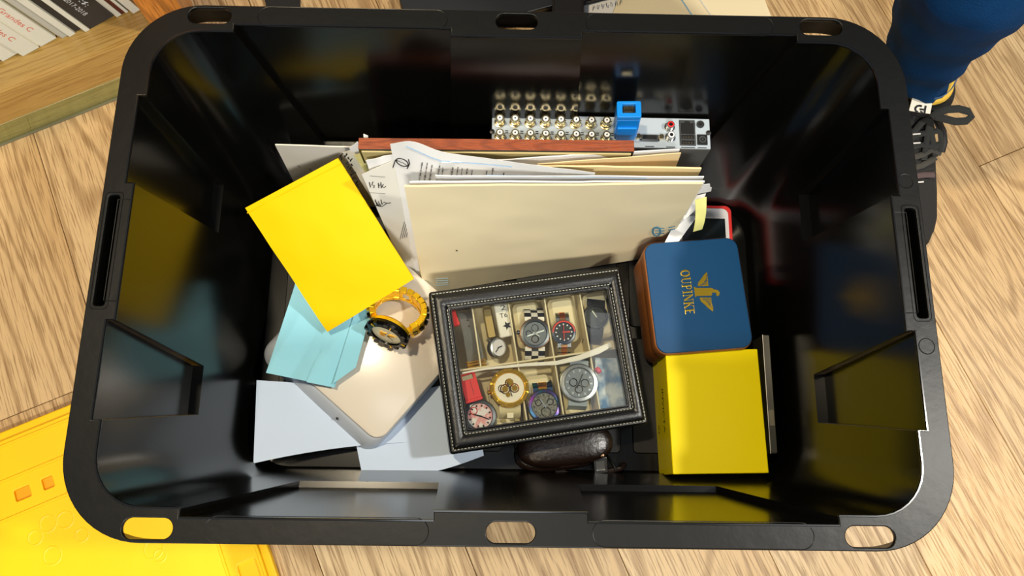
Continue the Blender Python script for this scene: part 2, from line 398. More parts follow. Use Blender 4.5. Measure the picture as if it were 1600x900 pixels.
for (px, py, r) in ((75, 818, .013), (102, 812, .013), (128, 836, .010), (55, 840, .011), (82, 868, .014), (240, 858, .015), (250, 868, .009)):
    q = Ml.inverted() @ at(px, py, .0165)
    r *= .7; MB().ringprof([(r, 0), (r + .0012, .0005), (r + .0024, 0), (r + .0012, -.001)], 28, T(q.x, q.y, .0165)).build('ring_mark', LY, lid)
MB().tube([(-.30, -.36, .0168), (-.2, -.345, .0168), (-.1, -.33, .0168), (-.03, -.325, .0168)], .0012, 6).build('rib', LY, lid)

# ------------------------------------------------------------------ bookcase at top left
O = Vector((-.665, .3055, 0)); BA = math.radians(26.2); Mb = T(*O) @ RZ(BA); Mbi = Mb.inverted()
bc = thing('bookcase', 'light oak bookcase with a glass skirting strip, holding white and black files', 'bookcase', Mb)
OAK2 = wood('oak_case', (196, 160, 92), (178, 136, 62), (150, 104, 36), scale=7, axis='X', rough=.3, coat=.4, obj_random=False, fine=.35)
OAK3 = wood('orange_oak', (226, 148, 62), (206, 122, 40), (120, 66, 18), scale=12, axis='Z', rough=.35, coat=.3, obj_random=False, fine=.5)
xr = (Mbi @ at(238, 30, .1)).x; xr2 = xr + .047
MB().box(-.75, xr - .001, .002, .30, .0405, .1).build('bottom_shelf', OAK2, bc, smooth=None)
MB().box(xr, xr2, -.004, .30, .0005, .78).build('side_panel', OAK3, bc, smooth=None)
MB().box(-.79, -.75, -.004, .30, .0005, .78).build('side_panel', OAK2, bc, smooth=None)
MB().box(-.75, xr, .29, .30, .1, .78).build('back_panel', OAK2, bc, smooth=None)
MB().box(-.75, xr, .0, .29, .74, .78).build('top_shelf', OAK2, bc, smooth=None)
MB().box(-.75, xr - .001, -.002, .001, .001, .0395).build('glass_skirting', glass('green_glass', (.88, .92, .80), .06), bc, smooth=None)
MB().box(-.75, xr - .001, -.003, .0005, .0, .0025).build('skirting_seal', mat('grey_seal', (120, 115, 90), .3), bc, smooth=None)
MB().box(-.75, xr - .001, .0015, .012, .0005, .0395).build('kick_board', wood('kick', (206, 184, 138), (190, 168, 120), (170, 146, 100), scale=7, axis='X', obj_random=False), bc, smooth=None)
# files standing on the shelf
def bx(px): return (Mbi @ at(px, 100 - .298 * px, .1)).x
WB = mat('white_file_card', (226, 224, 206), .45); GB = mat('grey_pages', (188, 186, 172), .7); BB = mat('black_file_card', (36, 35, 36), .4)
RB = mat('dark_red_card', (92, 32, 16), .5); CB = mat('cream_card', (214, 204, 172), .6); REDINK = mat('red_ink', (224, 110, 90), .6); PALE = mat('silver_ink', (205, 205, 205), .5)
files = [(-34, 5, WB, .000, 'white file with red script, leftmost on the bookcase shelf', 'file', 1),
    (5.5, 36, WB, .004, 'white file with red script, second from the left on the bookcase shelf', 'file', 1),
    (36.5, 66, WB, .000, 'white file with red script, third from the left on the bookcase shelf', 'file', 1),
    (66.5, 95, WB, .004, 'white file with the fully visible red script, nearest the grey-edged booklets', 'file', 1),
    (96, 101, CB, .010, 'thin beige booklet just right of the white files with red script', 'booklet', 0),
    (101.5, 112, GB, .004, 'pale grey thick booklet between the white files and the thin black binder', 'booklet', 0),
    (112.5, 123, WB, .002, 'streaky white booklet touching the thin black binder on its left', 'booklet', 0),
    (123.5, 137, BB, .006, 'thin black binder without lettering on the bookcase shelf', 'binder', 0),
    (137.5, 145, WB, .000, 'thin white booklet between the two black binders', 'booklet', 0),
    (145.5, 189, BB, .002, 'wide black binder with pale lettering on the bookcase shelf', 'binder', 2),
    (189.5, 198, WB, .004, 'thin white booklet just right of the wide black binder', 'booklet', 0),
    (198.5, 204, RB, .006, 'very thin dark red booklet right of the wide black binder', 'booklet', 0),
    (204.5, 209, WB, .005, 'very thin white booklet right of the dark red one', 'booklet', 0),
    (210, 214, BB, .012, 'very thin black booklet with white neighbours near the shelf end', 'booklet', 0),
    (214.5, 227, WB, .000, 'white booklet with a thick page block near the right shelf end', 'booklet', 0),
    (227.5, 230, RB, .012, 'thin dark booklet second from the orange side panel', 'booklet', 0),
    (230.5, 236, CB, .004, 'thin cream booklet right against the orange side panel', 'booklet', 0)]
LEAN = -math.radians(10.5)
for a, b, m_, dy, lab, cat, kind in files:
    x0, x1 = bx(a), bx(b); w_ = x1 - x0
    M = Mb @ T(x0, .043 + dy, .1003) @ RY(LEAN)
    hgt = .24 if kind else .22 + random.uniform(-.02, .02)
    t = thing('file' if kind == 1 else cat, lab, cat, M, 'files and booklets on the bookcase shelf')
    cth = min(.0012, w_ * .2)
    MB().box(0, w_, 0, cth, 0, hgt).box(0, cth, cth, .19, 0, hgt).box(w_ - cth, w_, cth, .19, 0, hgt).build('cover', m_, t, smooth=None)
    MB().box(cth, w_ - cth, cth + .0005, .185, .002, hgt - .003).build('page_block', GB, t, smooth=None)
    n = M.to_3x3() @ Vector((0, -1, 0)); Mi = M.inverted()
    if kind == 1:
        p0 = M @ Vector((w_ * .40, -.0003, .088)); p1 = M @ Vector((w_ * .40, -.0003, .032))
        text('lettering', 'Grandes C', REDINK, p0, p1, n, t, Mi, height=w_ * .30)
    if kind == 2:
        p0 = M @ Vector((w_ * .28, -.0003, .066)); p1 = M @ Vector((w_ * .28, -.0003, .026))
        text('lettering', '2017-2018', PALE, p0, p1, n, t, Mi, height=w_ * .17)
        for k in range(2):
            MB().tube([(w_ * (.62 + .10 * k), -.0004, .052 - .002 * k), (w_ * (.60 + .1 * k), -.0004, .047), (w_ * (.68 + .1 * k), -.0004, .043), (w_ * (.60 + .10 * k), -.0004, .039)], .0009, 5).build('emblem_stroke', PALE, t)

# ------------------------------------------------------------------ things on the floor behind the tote
q0, q1 = at(520, 13, .03), at(590, 0, .03); ed = (q1 - q0).normalized()
# closed dark computer: near-left edge runs along q0->q1, right silver edge from (825,18) to (877,0)
r0, r1 = at(825, 18, .03), at(877, 0, .03); ed2 = (r1 - r0).normalized(); ax = (ed + ed2).normalized(); ay = Vector((-ax.y, ax.x, 0))
wid = abs((r0 - q0).dot(Vector((-ax.y, ax.x, 0))))
cen = (q0 + r0) / 2 + ax * .13; cen.z = .03
Mc = Matrix((ax, ay, Vector((0, 0, 1)))).transposed().to_4x4(); Mc.translation = cen
lap = thing('laptop', 'closed dark grey laptop with a thin silver edge on the floor behind the tote', 'laptop', Mc)
DG = mat('dark_grey_shell', (40, 42, 44), .35)
hw = wid / 2
MB().rbox(-.17, .17, -hw, hw, -.012, 0, .008).build('screen_lid', DG, lap)
MB().rbox(-.17, .17, -hw, hw, -.029, -.0135, .008).build('base', mat('black_shell', (15, 15, 16), .4), lap)
MB().tube([(-.165, -hw, -.001), (.165, -hw, -.001)], .0011, 6).build('silver_edge', STEEL, lap)
Fb, wb, hb = frame(at(868, -40, .06), at(914, -40, .06), at(911, 40, .06), at(862, 40, .06))
bag = thing('document_case', 'black soft document case beside the papers on the floor behind the tote', 'case', Fb)
MB().rbox(-wb / 2, wb / 2, -hb / 2, hb / 2, -.058, 0, .006, br=.004).build('body', mat('black_cloth', (14, 14, 15), .8, bump=(400, .3)), bag)
MB().tube([(-wb / 2 + .004, -hb / 2, .0), (-wb / 2 + .004, hb / 2, .0)], .001, 5).build('zip', DG, bag)
p_ = [at(424, 40, .004), at(470, 40, .004), at(468, -14, .004), at(410, -14, .004)]
st = sheet(p_[3], p_[2], p_[1], p_[0], .005, 6, 8, .0005)[0].build('black_strap', mat('black_webbing', (10, 10, 11), .7, bump=(500, .4)))
tag(st, 'flat black webbing strap lying on the floor behind the tote, left of the laptop', 'strap')
pf, n_pf, o_pf = sheet(at(903, -60, .004), at(1172, -60, .004), at(1210, 40, .004), at(914, 40, .004), .0012, 10, 6, .0006, seed=5)
pp = pf.build('manila_folder', mat('pale_folder', (238, 222, 184), .75)); tag(pp, 'pale manila folder lying on the floor behind the tote, near the jeans leg', 'folder')
pf2, _, _ = sheet(at(905, -50, .0062), at(985, -50, .0062), at(950, 38, .0062), at(916, 38, .0062), .0006, 8, 6, .0002, seed=6)
pw_ = pf2.build('letter', WHITE); tag(pw_, 'white letter with blue-black writing on the floor folder behind the tote', 'letter')
for k in range(7):
    a = at(928 + k * 7, 13 - k * 1.6, .0068); MB().tube([a + Vector((.002 * math.cos(t), .0045 * math.sin(t * 1.7 + k), 0)) for t in [i * .9 for i in range(6)]], .0004, 4).build('handwriting', mat('grey_ink', (90, 105, 130), .7), pw_)
for a, b in (((1052, -20), (1092, 40)), ((1080, -20), (1122, 40))):
    MB().tube([at(a[0], a[1], .0052), at(b[0], b[1], .0052)], .0012, 4).build('crease', BLUEINK if a[0] < 1060 else WHITE, pp)

# ------------------------------------------------------------------ person at the right: jeans and shoe
per = thing('person', 'standing person, one leg in blue jeans and a black laced shoe beside the tote', 'person', T(.555, .36, 0))
Pi = T(-.555, -.36, 0)
DEN = mat('blue_denim', (4, 36, 68), .9, spec=.1, bump=(700, .5), vary=(9, (14, 66, 116), .3, (1, 1, .4)))
path = [(at(1445, 116, .115), .035), (at(1444, 98, .135), .043), (at(1452, 72, .17), .052), (at(1462, 45, .21), .057), (at(1478, 20, .255), .060), (at(1500, -8, .30), .064), (at(1530, -50, .37), .070)]
last = path[-1][0]
path += [(last + Vector((.0, .03, .10)), .075), (last + Vector((-.02, .07, .20)), .082), (last + Vector((-.03, .11, .35)), .090), (last + Vector((-.02, .13, .48)), .098)]
n = 28; vs = []; fs = []
def blerp(t):
    i = min(int(t), len(path) - 2); f = t - i; return path[i][0].lerp(path[i + 1][0], f), path[i][1] * (1 - f) + path[i + 1][1] * f
NR = 60
for k in range(NR + 1):
    c_, r_ = blerp(k / NR * (len(path) - 1))
    for i in range(n):
        a = 2 * PI * i / n; z = c_.z
        fold = .003 * math.sin(z * 85 + 2.2 * math.sin(a)) * math.exp(-(z - .12) * 5) + .006 * noise.noise(Vector((math.cos(a) * 2.2, math.sin(a) * 2.2, z * 14)))
        rr = r_ + fold; vs.append((c_.x + rr * math.cos(a), c_.y + rr * 1.08 * math.sin(a), z + .008 * math.sin(a) * (1 if k < 6 else 0)))
for k in range(NR):
    for i in range(n): j = (i + 1) % n; fs.append((k * n + i, k * n + j, (k + 1) * n + j, (k + 1) * n + i))
b = len(vs)
for k in range(8):
    c_, r_ = blerp(k / NR * (len(path) - 1))
    for i in range(n): a = 2 * PI * i / n; vs.append((c_.x + (r_ - .004) * math.cos(a), c_.y + (r_ - .004) * 1.08 * math.sin(a), c_.z + .008 * math.sin(a) + (.0 if k else .0)))
for k in range(7):
    for i in range(n): j = (i + 1) % n; fs.append((b + k * n + i, b + (k + 1) * n + i, b + (k + 1) * n + j, b + k * n + j))
for i in range(n): j = (i + 1) % n; fs.append((i, b + i, b + j, j))
fs.append(tuple(NR * n + i for i in range(n)))
MB().add(vs, fs, Pi).build('jeans', DEN, per, smooth=60)
c0, r0_ = path[0]
for dz in (.012, .016):
    cc, rr = blerp(.5)
    MB().tube([(c0.x + (r0_ + .0022) * math.cos(a * PI / 20), c0.y + (r0_ + .0022) * 1.08 * math.sin(a * PI / 20), c0.z + dz + .008 * math.sin(a * PI / 20)) for a in range(40)], .0005, 4, True, M=Pi).build('hem_stitching', mat('denim_thread', (70, 100, 135), .8), per)
# ankle inside
SK = mat('skin', (196, 150, 120), .5)
MB().tube([(c0.x, c0.y, .05)] + [tuple(p) for p, r_ in path[:7]], [.024, .026, .030, .036, .040, .042, .044, .046], 16, M=Pi).build('lower_leg', SK, per)
# shoe: toe towards -y
shoe_x, heel_y, toe_y = .5575, .405, .118
def shoe_sec(t):   # t 0 toe..1 heel : half width, height, centre shift
    tab = [(0, .004, .012, .0), (.03, .020, .03, .0), (.08, .034, .040, .0), (.16, .042, .046, -.001), (.30, .046, .054, -.002), (.42, .045, .066, -.002), (.55, .042, .082, -.001), (.70, .038, .096, 0), (.85, .036, .100, 0), (.95, .031, .100, 0), (1, .018, .096, 0)]
    for i in range(len(tab) - 1):
        if tab[i][0] <= t <= tab[i + 1][0]:
            f = (t - tab[i][0]) / (tab[i + 1][0] - tab[i][0]); return [tab[i][k] * (1 - f) + tab[i + 1][k] * f for k in (1, 2, 3)]
UP = mat('shoe_mesh_fabric', (34, 33, 33), .85, bump=(1500, .6)); SOLE = mat('black_rubber', (24, 24, 25), .6)
def shoebody(s0, z0, zs, name, m_, grow=0.0, top=True):
    vs = []; fs = []; nn = 20; K = 30
    for k in range(K + 1):
        t = s0 + (1 - s0) * k / K; hw_, hh, sh = shoe_sec(t); y = toe_y + (heel_y - toe_y) * t
        for i in range(nn):
            a = 2 * PI * i / nn; ca, sa = math.cos(a), math.sin(a)
            ex = abs(ca) ** .75 * (1 if ca > 0 else -1); ez = abs(sa) ** .8 * (1 if sa > 0 else -1)
            if top: x = ex * hw_ * (1 - .30 * max(0, sa) * min(1, t * 2)); z = z0 + (hh - z0) * (.5 + .5 * ez)
            else: x = ex * (hw_ + grow); z = z0 + zs * (.5 + .5 * ez)
            vs.append((shoe_x + sh + x, y + (0 if top else (-grow * (1 - 2 * t))), z))
    for k in range(K):
        for i in range(nn): j = (i + 1) % nn; fs.append((k * nn + i, (k + 1) * nn + i, (k + 1) * nn + j, k * nn + j))
    fs += [tuple(range(nn)), tuple(range(K * nn, K * nn + nn))[::-1]]
    return MB().add(vs, fs, Pi).build(name, m_, per, smooth=60)
shoebody(.0, .018, 0, 'shoe_upper', UP); shoebody(.0, .0005, .026, 'shoe_sole', SOLE, .004, False)
# collar lining (yellow), collar padding, tongue label
cc_ = at(1446, 128, .098)
def cring(rx, ry, dy, z): return [(cc_.x + rx * math.cos(a * PI / 16), cc_.y + dy + ry * math.sin(a * PI / 16), z) for a in range(32)]
MB().tube(cring(.031, .030, 0, .101), .0070, 8, True, M=Pi).build('shoe_lining', mat('yellow_lining', (226, 184, 66), .8), per)
MB().tube(cring(.036, .037, -.004, .090), .0085, 8, True, M=Pi).build('shoe_collar', UP, per)
lp = [at(1427, 147, .114), at(1459, 148, .114), at(1453, 178, .110), at(1420, 173, .110)]
lb, nlb, olb = sheet(*lp, thick=.0012, nu=6, nv=6, amp=0)
lb.v = [tuple(Pi @ Vector(v)) for v in lb.v]; lbo = lb.build('tongue_label', mat('white_label', (236, 228, 208), .6), per); lbo['label'] = 'white label with a black mark'
def lpx(x, y): return Pi @ onplane(x, y, olb, nlb, .0013)
arc_ = [(1440.5, 166), (1437, 165.2), (1433.2, 165.8), (1430.8, 168), (1430.2, 171), (1431.5, 173.8), (1434.5, 175.2)]
MB().tube([lpx(*p) for p in arc_], .0014, 6, flat=.3, up=nlb).tube([lpx(1446.5, 165.2), lpx(1444.5, 176.8)], .0014, 6, flat=.3, up=nlb).tube([lpx(1437, 170.6), lpx(1445, 171.6)], .0013, 6, flat=.3, up=nlb).tube([lpx(1438, 174), lpx(1442, 176)], .0011, 6, flat=.3, up=nlb).build('label_mark', INK, per)
LACE = mat('black_lace', (40, 41, 38), .85, bump=(1800, .5)); LACE2 = mat('grey_lace', (66, 64, 58), .9, bump=(1800, .5))
def pz(x, y, z): return Pi @ at(x, y, z)
lp_ = [pz(1456, 184, .106), pz(1465, 176, .112), pz(1480, 171, .116), pz(1498, 170, .114), pz(1513, 174, .110), pz(1518, 182, .107), pz(1510, 189, .107), pz(1493, 190, .109), pz(1477, 186, .110), pz(1462, 182, .108)]
MB().tube(lp_, .0052, 8, flat=.35, up=(0, -.3, 1)).build('lace_loop', LACE, per)
for pts_, m_ in (([(1452, 185), (1440, 192), (1428, 206), (1422, 222)], LACE), ([(1455, 186), (1450, 205), (1447, 228), (1444, 250)], LACE), ([(1462, 186), (1469, 205), (1471, 222), (1468, 238)], LACE),
        ([(1424, 214), (1440, 209), (1456, 206), (1468, 204)], LACE), ([(1424, 230), (1440, 226), (1455, 228), (1470, 225)], LACE), ([(1426, 246), (1440, 242), (1456, 234), (1470, 240)], LACE2),
        ([(1428, 262), (1442, 258), (1456, 250), (1462, 246)], LACE2), ([(1430, 275), (1445, 273), (1460, 273)], mat('plum_lace', (84, 68, 68), .9)), ([(1452, 188), (1456, 210), (1460, 232), (1462, 245)], LACE)):
    P_ = []
    for (x, y) in pts_:
        wy = at(x, y, .07).y; t = max(0, min(1, (wy - toe_y) / (heel_y - toe_y))); z = shoe_sec(t)[1] + .004; P_.append(pz(x, y, z))
    MB().tube(P_, .0042, 8, flat=.4).build('lace', m_, per)
for (x, y) in ((1432, 210), (1432, 224), (1437, 285)):
    wy = at(x, y, .07).y; t = (wy - toe_y) / (heel_y - toe_y); z = shoe_sec(t)[1] + .006
    MB().tube([pz(x - 6, y, z), pz(x + 6, y - 1, z)], .0011, 5).build('reflective_stitch', mat('white_thread', (225, 220, 215), .5), per)
MB().tube([pz(1466, 188, .1), pz(1474, 205, .085), pz(1476, 222, .075), pz(1472, 238, .068)], .004, 8).build('lace_end', SOLE, per)

# ------------------------------------------------------------------ recorder standing on end
Fd, wd, hd = frame(at(765, 178, .22), at(1109, 186, .22), at(1113, 233, .22), at(769, 226, .22))
Fd = Matrix.Identity(4); cD = (at(765, 178, .22) + at(1109, 186, .22) + at(1113, 233, .22) + at(769, 226, .22)) / 4
wd, hd = .2575, .039; Fd = T(*cD) @ RZ(-.004); Di = Fd.inverted()
dvr = thing('video_recorder', 'grey metal video recorder standing on end, rear panel of brass sockets facing up', 'recorder', Fd)
PANEL = mat('pale_grey_panel', (178, 190, 200), .4, .2); DGREY = mat('grey_steel_case', (120, 122, 118), .42, .5, bump=(40, .06))
MB().rbox(-wd / 2, wd / 2, -hd / 2, hd / 2, -.211, -.0012, .001).build('housing', DGREY, dvr)
MB().rbox(-wd / 2 + .0004, wd / 2 - .0004, -hd / 2 + .0004, hd / 2 - .0004, -.0012, 0, .0006, br=.0003).build('rear_panel', PANEL, dvr)
BR = mat('nickel_brass', (222, 205, 160), .2, 1.0); BLK = mat('socket_black', (14, 14, 15), .4)
def dl(px, py, z=0): return Di @ onplane(px, py, (0, 0, .22 + z), (0, 0, 1))
bnc0 = None
for k in range(8):
    for row in range(2):
        px = 781 + k * 23.6; q = dl(px, 0 + (195 if row == 0 else 217) + k * .9, 0)
        x, y = q.x, (.0085 if row == 0 else -.0098)
        if bnc0 is None:
            b_ = MB(); b_.lathe([(.0066, 0), (.0066, .0015), (.0052, .0018), (.0052, .005), (.0042, .0052), (.0042, .0125), (.0036, .013), (.0036, .0128)], 16)
            b_.ringprof([(.0038, .0128), (.0048, .0128), (.0048, .010), (.0038, .010)], 16); b_.cbox((.0052, 0, .009), (.002, .0015, .0015)).cbox((-.0052, 0, .009), (.002, .0015, .0015))
            o = b_.build('socket', BR, dvr, T(x, y, 0)); bnc0 = o
            c1 = MB().lathe([(.0031, .0129), (.0031, .0133), (.0, .0133)], 12).build('socket_insulator', WHITE, o)
            c2 = MB().lathe([(.001, .0133), (.001, .0138), (0, .0138)], 8).build('socket_pin', BLK, o)
        else:
            o = bnc0.copy(); COL.objects.link(o); o.matrix_local = T(x, y, 0)
            for ch in (c1, c2): g = ch.copy(); COL.objects.link(g); g.parent = o
for k in range(8):
    q = dl(790 + k * 23.6, 206 + k * .6); 
    for dy in (-.0012, .0012): MB().cbox((q.x + .0013, q.y + dy, .0002), (.0036, .0012, .0003)).build('printed_mark', BLK, dvr, smooth=None)
# vga
q = dl(1015, 216); MB().rbox(-.012, .012, -.0045, .0045, 0, .003, .003).build('monitor_port', STEEL, dvr, T(q.x, q.y, 0)); MB().rbox(-.0085, .0085, -.0033, .0033, .001, .0036, .002).build('port_core', BLK, dvr, T(q.x, q.y, .0))
for s in (-1, 1): MB().lathe([(.0032, 0), (.0032, .004), (.0015, .004)], 6, T(q.x + s * .0135, q.y + .001, 0)).build('port_screw', BR, dvr)
for (px, py, m_) in ((1046, 199, mat('red_plastic', (205, 30, 30), .4)), (1047, 215, WHITE)):
    q = dl(px, py); MB().lathe([(.0062, 0), (.0062, .001), (.0045, .001), (.0045, .008), (.0038, .008)], 18, T(q.x, q.y, 0)).build('audio_socket', STEEL, dvr)
    MB().lathe([(.0038, .002), (.0038, .0083), (.0022, .0085), (.0022, .008)], 16, T(q.x, q.y, 0)).build('socket_collar', m_, dvr); MB().lathe([(.0012, .004), (.0012, .0088), (0, .0088)], 8, T(q.x, q.y, 0)).build('socket_core', BLK, dvr)
q = dl(1074, 208); MB().rbox(-.0095, .0095, -.0165, .0165, 0, .0012, .001).build('port_block', STEEL, dvr, T(q.x, q.y, 0))
MB().rbox(-.0075, .0075, -.002, .0125, .001, .0016, .001).build('network_port', BLK, dvr, T(q.x, q.y, 0)); MB().box(-.003, .003, .0125, .0145, .001, .0016).build('network_notch', BLK, dvr, T(q.x, q.y, 0), smooth=None)
for y in (-.0055, -.0125):
    MB().rbox(-.0075, .0075, y - .0025, y + .0025, .001, .0016, .0005).build('usb_port', BLK, dvr, T(q.x, q.y, 0))
    for i in range(4): MB().box(-.006 + i * .0032, -.0045 + i * .0032, y - .0015, y + .0002, .0016, .0019).build('usb_contact', BR, dvr, T(q.x, q.y, 0), smooth=None)
q = dl(1094, 195); MB().lathe([(.0045, 0), (.0045, .002), (.0025, .002)], 16, T(q.x, q.y, 0)).build('antenna_jack', DG, dvr); MB().lathe([(.0023, .002), (.0023, .0023), (0, .0023)], 10, T(q.x, q.y, 0)).build('jack_hole', BLK, dvr)
q = dl(1097, 219); MB().rbox(-.006, .006, -.0065, .0065, 0, .002, .0008).build('power_socket', BLK, dvr, T(q.x, q.y, 0)); MB().ringprof([(.003, .002), (.0042, .002), (.0042, .0027), (.003, .0027)], 16, T(q.x, q.y, 0)).build('socket_ring', STEEL, dvr)
MB().lathe([(.001, .0), (.001, .0032), (0, .0032)], 8, T(q.x, q.y, 0)).build('socket_core', STEEL, dvr)
for a, b, yy in ((1008, 1022, 229), (1041, 1055, 230), (1064, 1086, 230.5), (1090, 1104, 231)):
    q = dl(a, yy); q2 = dl(b, yy); MB().box(q.x, q2.x, q.y - .0004, q.y + .0006, .0001, .0003).build('printed_mark', BLK, dvr, smooth=None)
for px in (769, 1107): q = dl(px, 206 if px < 900 else 208); MB().lathe([(.003, 0), (.003, .0012), (.0, .0018)], 12, T(q.x, q.y, 0)).build('case_screw', BLK, dvr)
# blue adapter
qa = dl(976, 206); Ma = Fd @ T(qa.x, qa.y + .0005, .0) @ RY(-.06) @ RX(-.03)
ad = thing('network_adapter', 'bright blue plastic adapter plugged upright into the video recorder', 'adapter', Ma)
BP = mat('bright_blue_plastic', (0, 128, 214), .35)
a_ = MB(); a_.rbox(-.0135, .0135, -.010, .010, .004, .046, .002); a_.build('body', BP, ad)
poly2d('socket_face', [rrect(.027, .020, .002, 4), rrect(.0145, .011, .0006, 3, 0, .001)], .046, .053, BP, ad, bevel=.0006)
MB().box(-.007, .007, -.0045, .0065, .0465, .0472).build('socket_hole', BLK, ad, smooth=None)
for i in range(6): MB().box(-.005 + i * .0018, -.0042 + i * .0018, .001, .006, .047, .0505).build('contact', BR, ad, smooth=None)
MB().rbox(-.011, .011, -.0125, -.009, .002, .030, .001).build('clip', BP, ad)

# ------------------------------------------------------------------ wooden frame standing on edge
c1_, c2_, c3_, c4_ = at(560, 212, .25), at(991, 222, .25), at(991, 238, .25), at(560, 231, .25)
Ff, wf, hf = frame(c1_, c2_, c3_, c4_)
fr = thing('picture_frame', 'reddish-brown wooden picture frame standing on edge in front of the video recorder', 'frame', Ff)
RW = wood('red_wood', (158, 74, 32), (140, 60, 24), (104, 40, 14), scale=30, axis='X', rough=.4, coat=.2, obj_random=False)
hf = min(hf, .0135)
FH = .243
MB().rbox(-wf / 2, wf / 2, -hf / 2, hf / 2, -.012, 0, .0008).build('frame_bar', RW, fr)
MB().rbox(-wf / 2, wf / 2, -hf / 2, hf / 2, -FH, -FH + .012, .0008).build('frame_bar', RW, fr)
for s in (-1, 1): MB().rbox(s * (wf / 2 - .006) - .006, s * (wf / 2 - .006) + .006, -hf / 2, hf / 2, -FH + .0125, -.0125, .0008).build('frame_bar', RW, fr)
MB().box(-wf / 2 + .0005, wf / 2 - .0005, -hf / 2 - .0009, -hf / 2, -FH, -.0006).build('edge_strip', mat('black_strip', (20, 18, 14), .4), fr, smooth=None)
MB().box(-wf / 2 + .0035, wf / 2 - .0035, -hf / 2 - .0028, -hf / 2 - .0009, -FH, -.003).build('backing_board', mat('beige_board', (190, 172, 118), .6), fr, smooth=None)

# ------------------------------------------------------------------ papers and envelopes (they stand and lean in the middle of the tote)
SURF = {}
def leaf(name, label, cat, TL, TR, BR, BL, m, thick=.0008, amp=.001, seed=0, curl=None, group=None, nu=24, nv=24, sc=14):
    mb, n, o0 = sheet(TL, TR, BR, BL, thick, nu, nv, amp, sc, seed, curl)
    o = mb.build(name, m, None, smooth=60); tag(o, label, cat, group)
    g = [Vector(v) for v in mb.v[:(nu + 1) * (nv + 1)]]; pr = []
    for p in g:
        q = CR.transposed() @ (p - CAM); pr.append((800 + FPX * q.x / -q.z, 450 - FPX * q.y / -q.z))
    SURF[o.name] = (g, pr, nu + 1); return o, n, o0
def spt(o, x, y, eps):
    g, pr, W = SURF[o.name]; k = min(range(len(g)), key=lambda i: (pr[i][0] - x) ** 2 + (pr[i][1] - y) ** 2)
    i, j = k % W, k // W; i = min(i, W - 2); j = min(j, len(g) // W - 2); a, b, c = g[j * W + i], g[j * W + i + 1], g[(j + 1) * W + i]
    n = (b - a).cross(a - c).normalized(); eps = min(eps, .0009)
    return onplane(x, y, a, n, eps)
def mark(o, n, o0, pts, r=.0004, m=INK, name='writing', eps=.0018):
    P_ = [spt(o, x, y, eps) for x, y in pts]; MB().tube(P_, r, 4, flat=.4, up=n).build(name, m, o)

big, nb, ob = leaf('manila_envelope', 'large cream manila envelope leaning in front of the paper stack, behind the watch case', 'envelope',
    at(632, 290, .25), at(1098, 286, .25), Vector((.212, .112, .010)), Vector((-.118, .052, .010)), MANILA, .003, .0012, 3, sc=10, nu=40, nv=30)
# flap fold line and stamps on the big envelope
mark(big, nb, ob, [(1026 + 6 * math.cos(a), 362 + 7 * math.sin(a)) for a in [i * PI / 6 for i in range(13)]], .0013, DKBLUE, 'stamp')
for k in range(3): mark(big, nb, ob, [(1024, 357 + 4 * k), (1038, 357 + 4 * k)], .0009, DKBLUE, 'stamp', .0026)
for k in range(5): mark(big, nb, ob, [(1042 + .6 * k, 372 - 4 * k), (1053 + .6 * k, 370 - 4 * k)], .0009, DKBLUE, 'stamp')
mark(big, nb, ob, [(1024, 376), (1050, 375)], .0005, DKBLUE, 'stamp')
for k in range(4): mark(big, nb, ob, [(681, 436 + 3.4 * k), (700, 435 + 3.4 * k)], .0012, mat('faded_blue', (178, 200, 210), .7), 'stamp', .0026)
mark(big, nb, ob, [(713, 391), (714.5, 392.5)], .0008, BLK, 'speck')
env_edge, _, _ = leaf('manila_envelope', 'cream manila envelope whose edge peeps out left of the large front envelope', 'envelope',
    at(635, 291, .246), at(1094, 288, .246), Vector((.208, .120, .010)), Vector((-.122, .061, .010)), mat('manila_dark', (214, 188, 118), .75), .001, .0002, 13)
wsheet, _, _ = leaf('white_sheet', 'white sheet sticking out at the right behind the large cream envelope', 'paper',
    at(640, 284, .249), at(1101, 283, .249), Vector((.222, .124, .010)), Vector((-.100, .072, .010)), WHITE, .002, .001, 21)
# ruled sheet with circled letter
def curl1(u, v, n): return Vector((0, 0, 1)) * (.020 * math.exp(-((u - .11) / .10) ** 2) * (1 - v) ** 3) - Vector((0, 1, 0)) * (.0005 * math.exp(-((u - .05) / .2) ** 2) * (1 - v) ** 2)
s1, n1, o1 = leaf('ruled_sheet', 'white sheet with a circled letter and a blue border line, left of the envelope stack', 'paper',
    at(611, 227, .258), at(930, 270, .252), Vector((.09, .122, .010)), Vector((-.128, .062, .010)), WHITE, .0006, .0012, 31, curl1, nu=40)
mark(s1, n1, o1, [(618, 250), (613, 264), (609, 275)], .0006); mark(s1, n1, o1, [(618, 250), (622, 252)], .0006); mark(s1, n1, o1, [(612, 271), (610, 276)], .0013)
mark(s1, n1, o1, [(628.5 + 9.5 * math.cos(a) , 254 + 5.5 * math.sin(a) + 3 * math.cos(a)) for a in [i * PI / 8 for i in range(17)]], .0007, INK, 'circled_letter')
mark(s1, n1, o1, [(622, 252), (630, 255), (636, 259)], .0004, INK, 'circled_letter'); mark(s1, n1, o1, [(638, 249), (640, 256), (636, 264)], .0006, INK, 'circled_letter')
mark(s1, n1, o1, [(634, 229), (642, 232), (655, 238), (675, 247), (690, 252), (720, 254), (760, 257), (800, 261)], .0006, BLUEINK, 'border_line', .0009)
rr = random.Random(4)
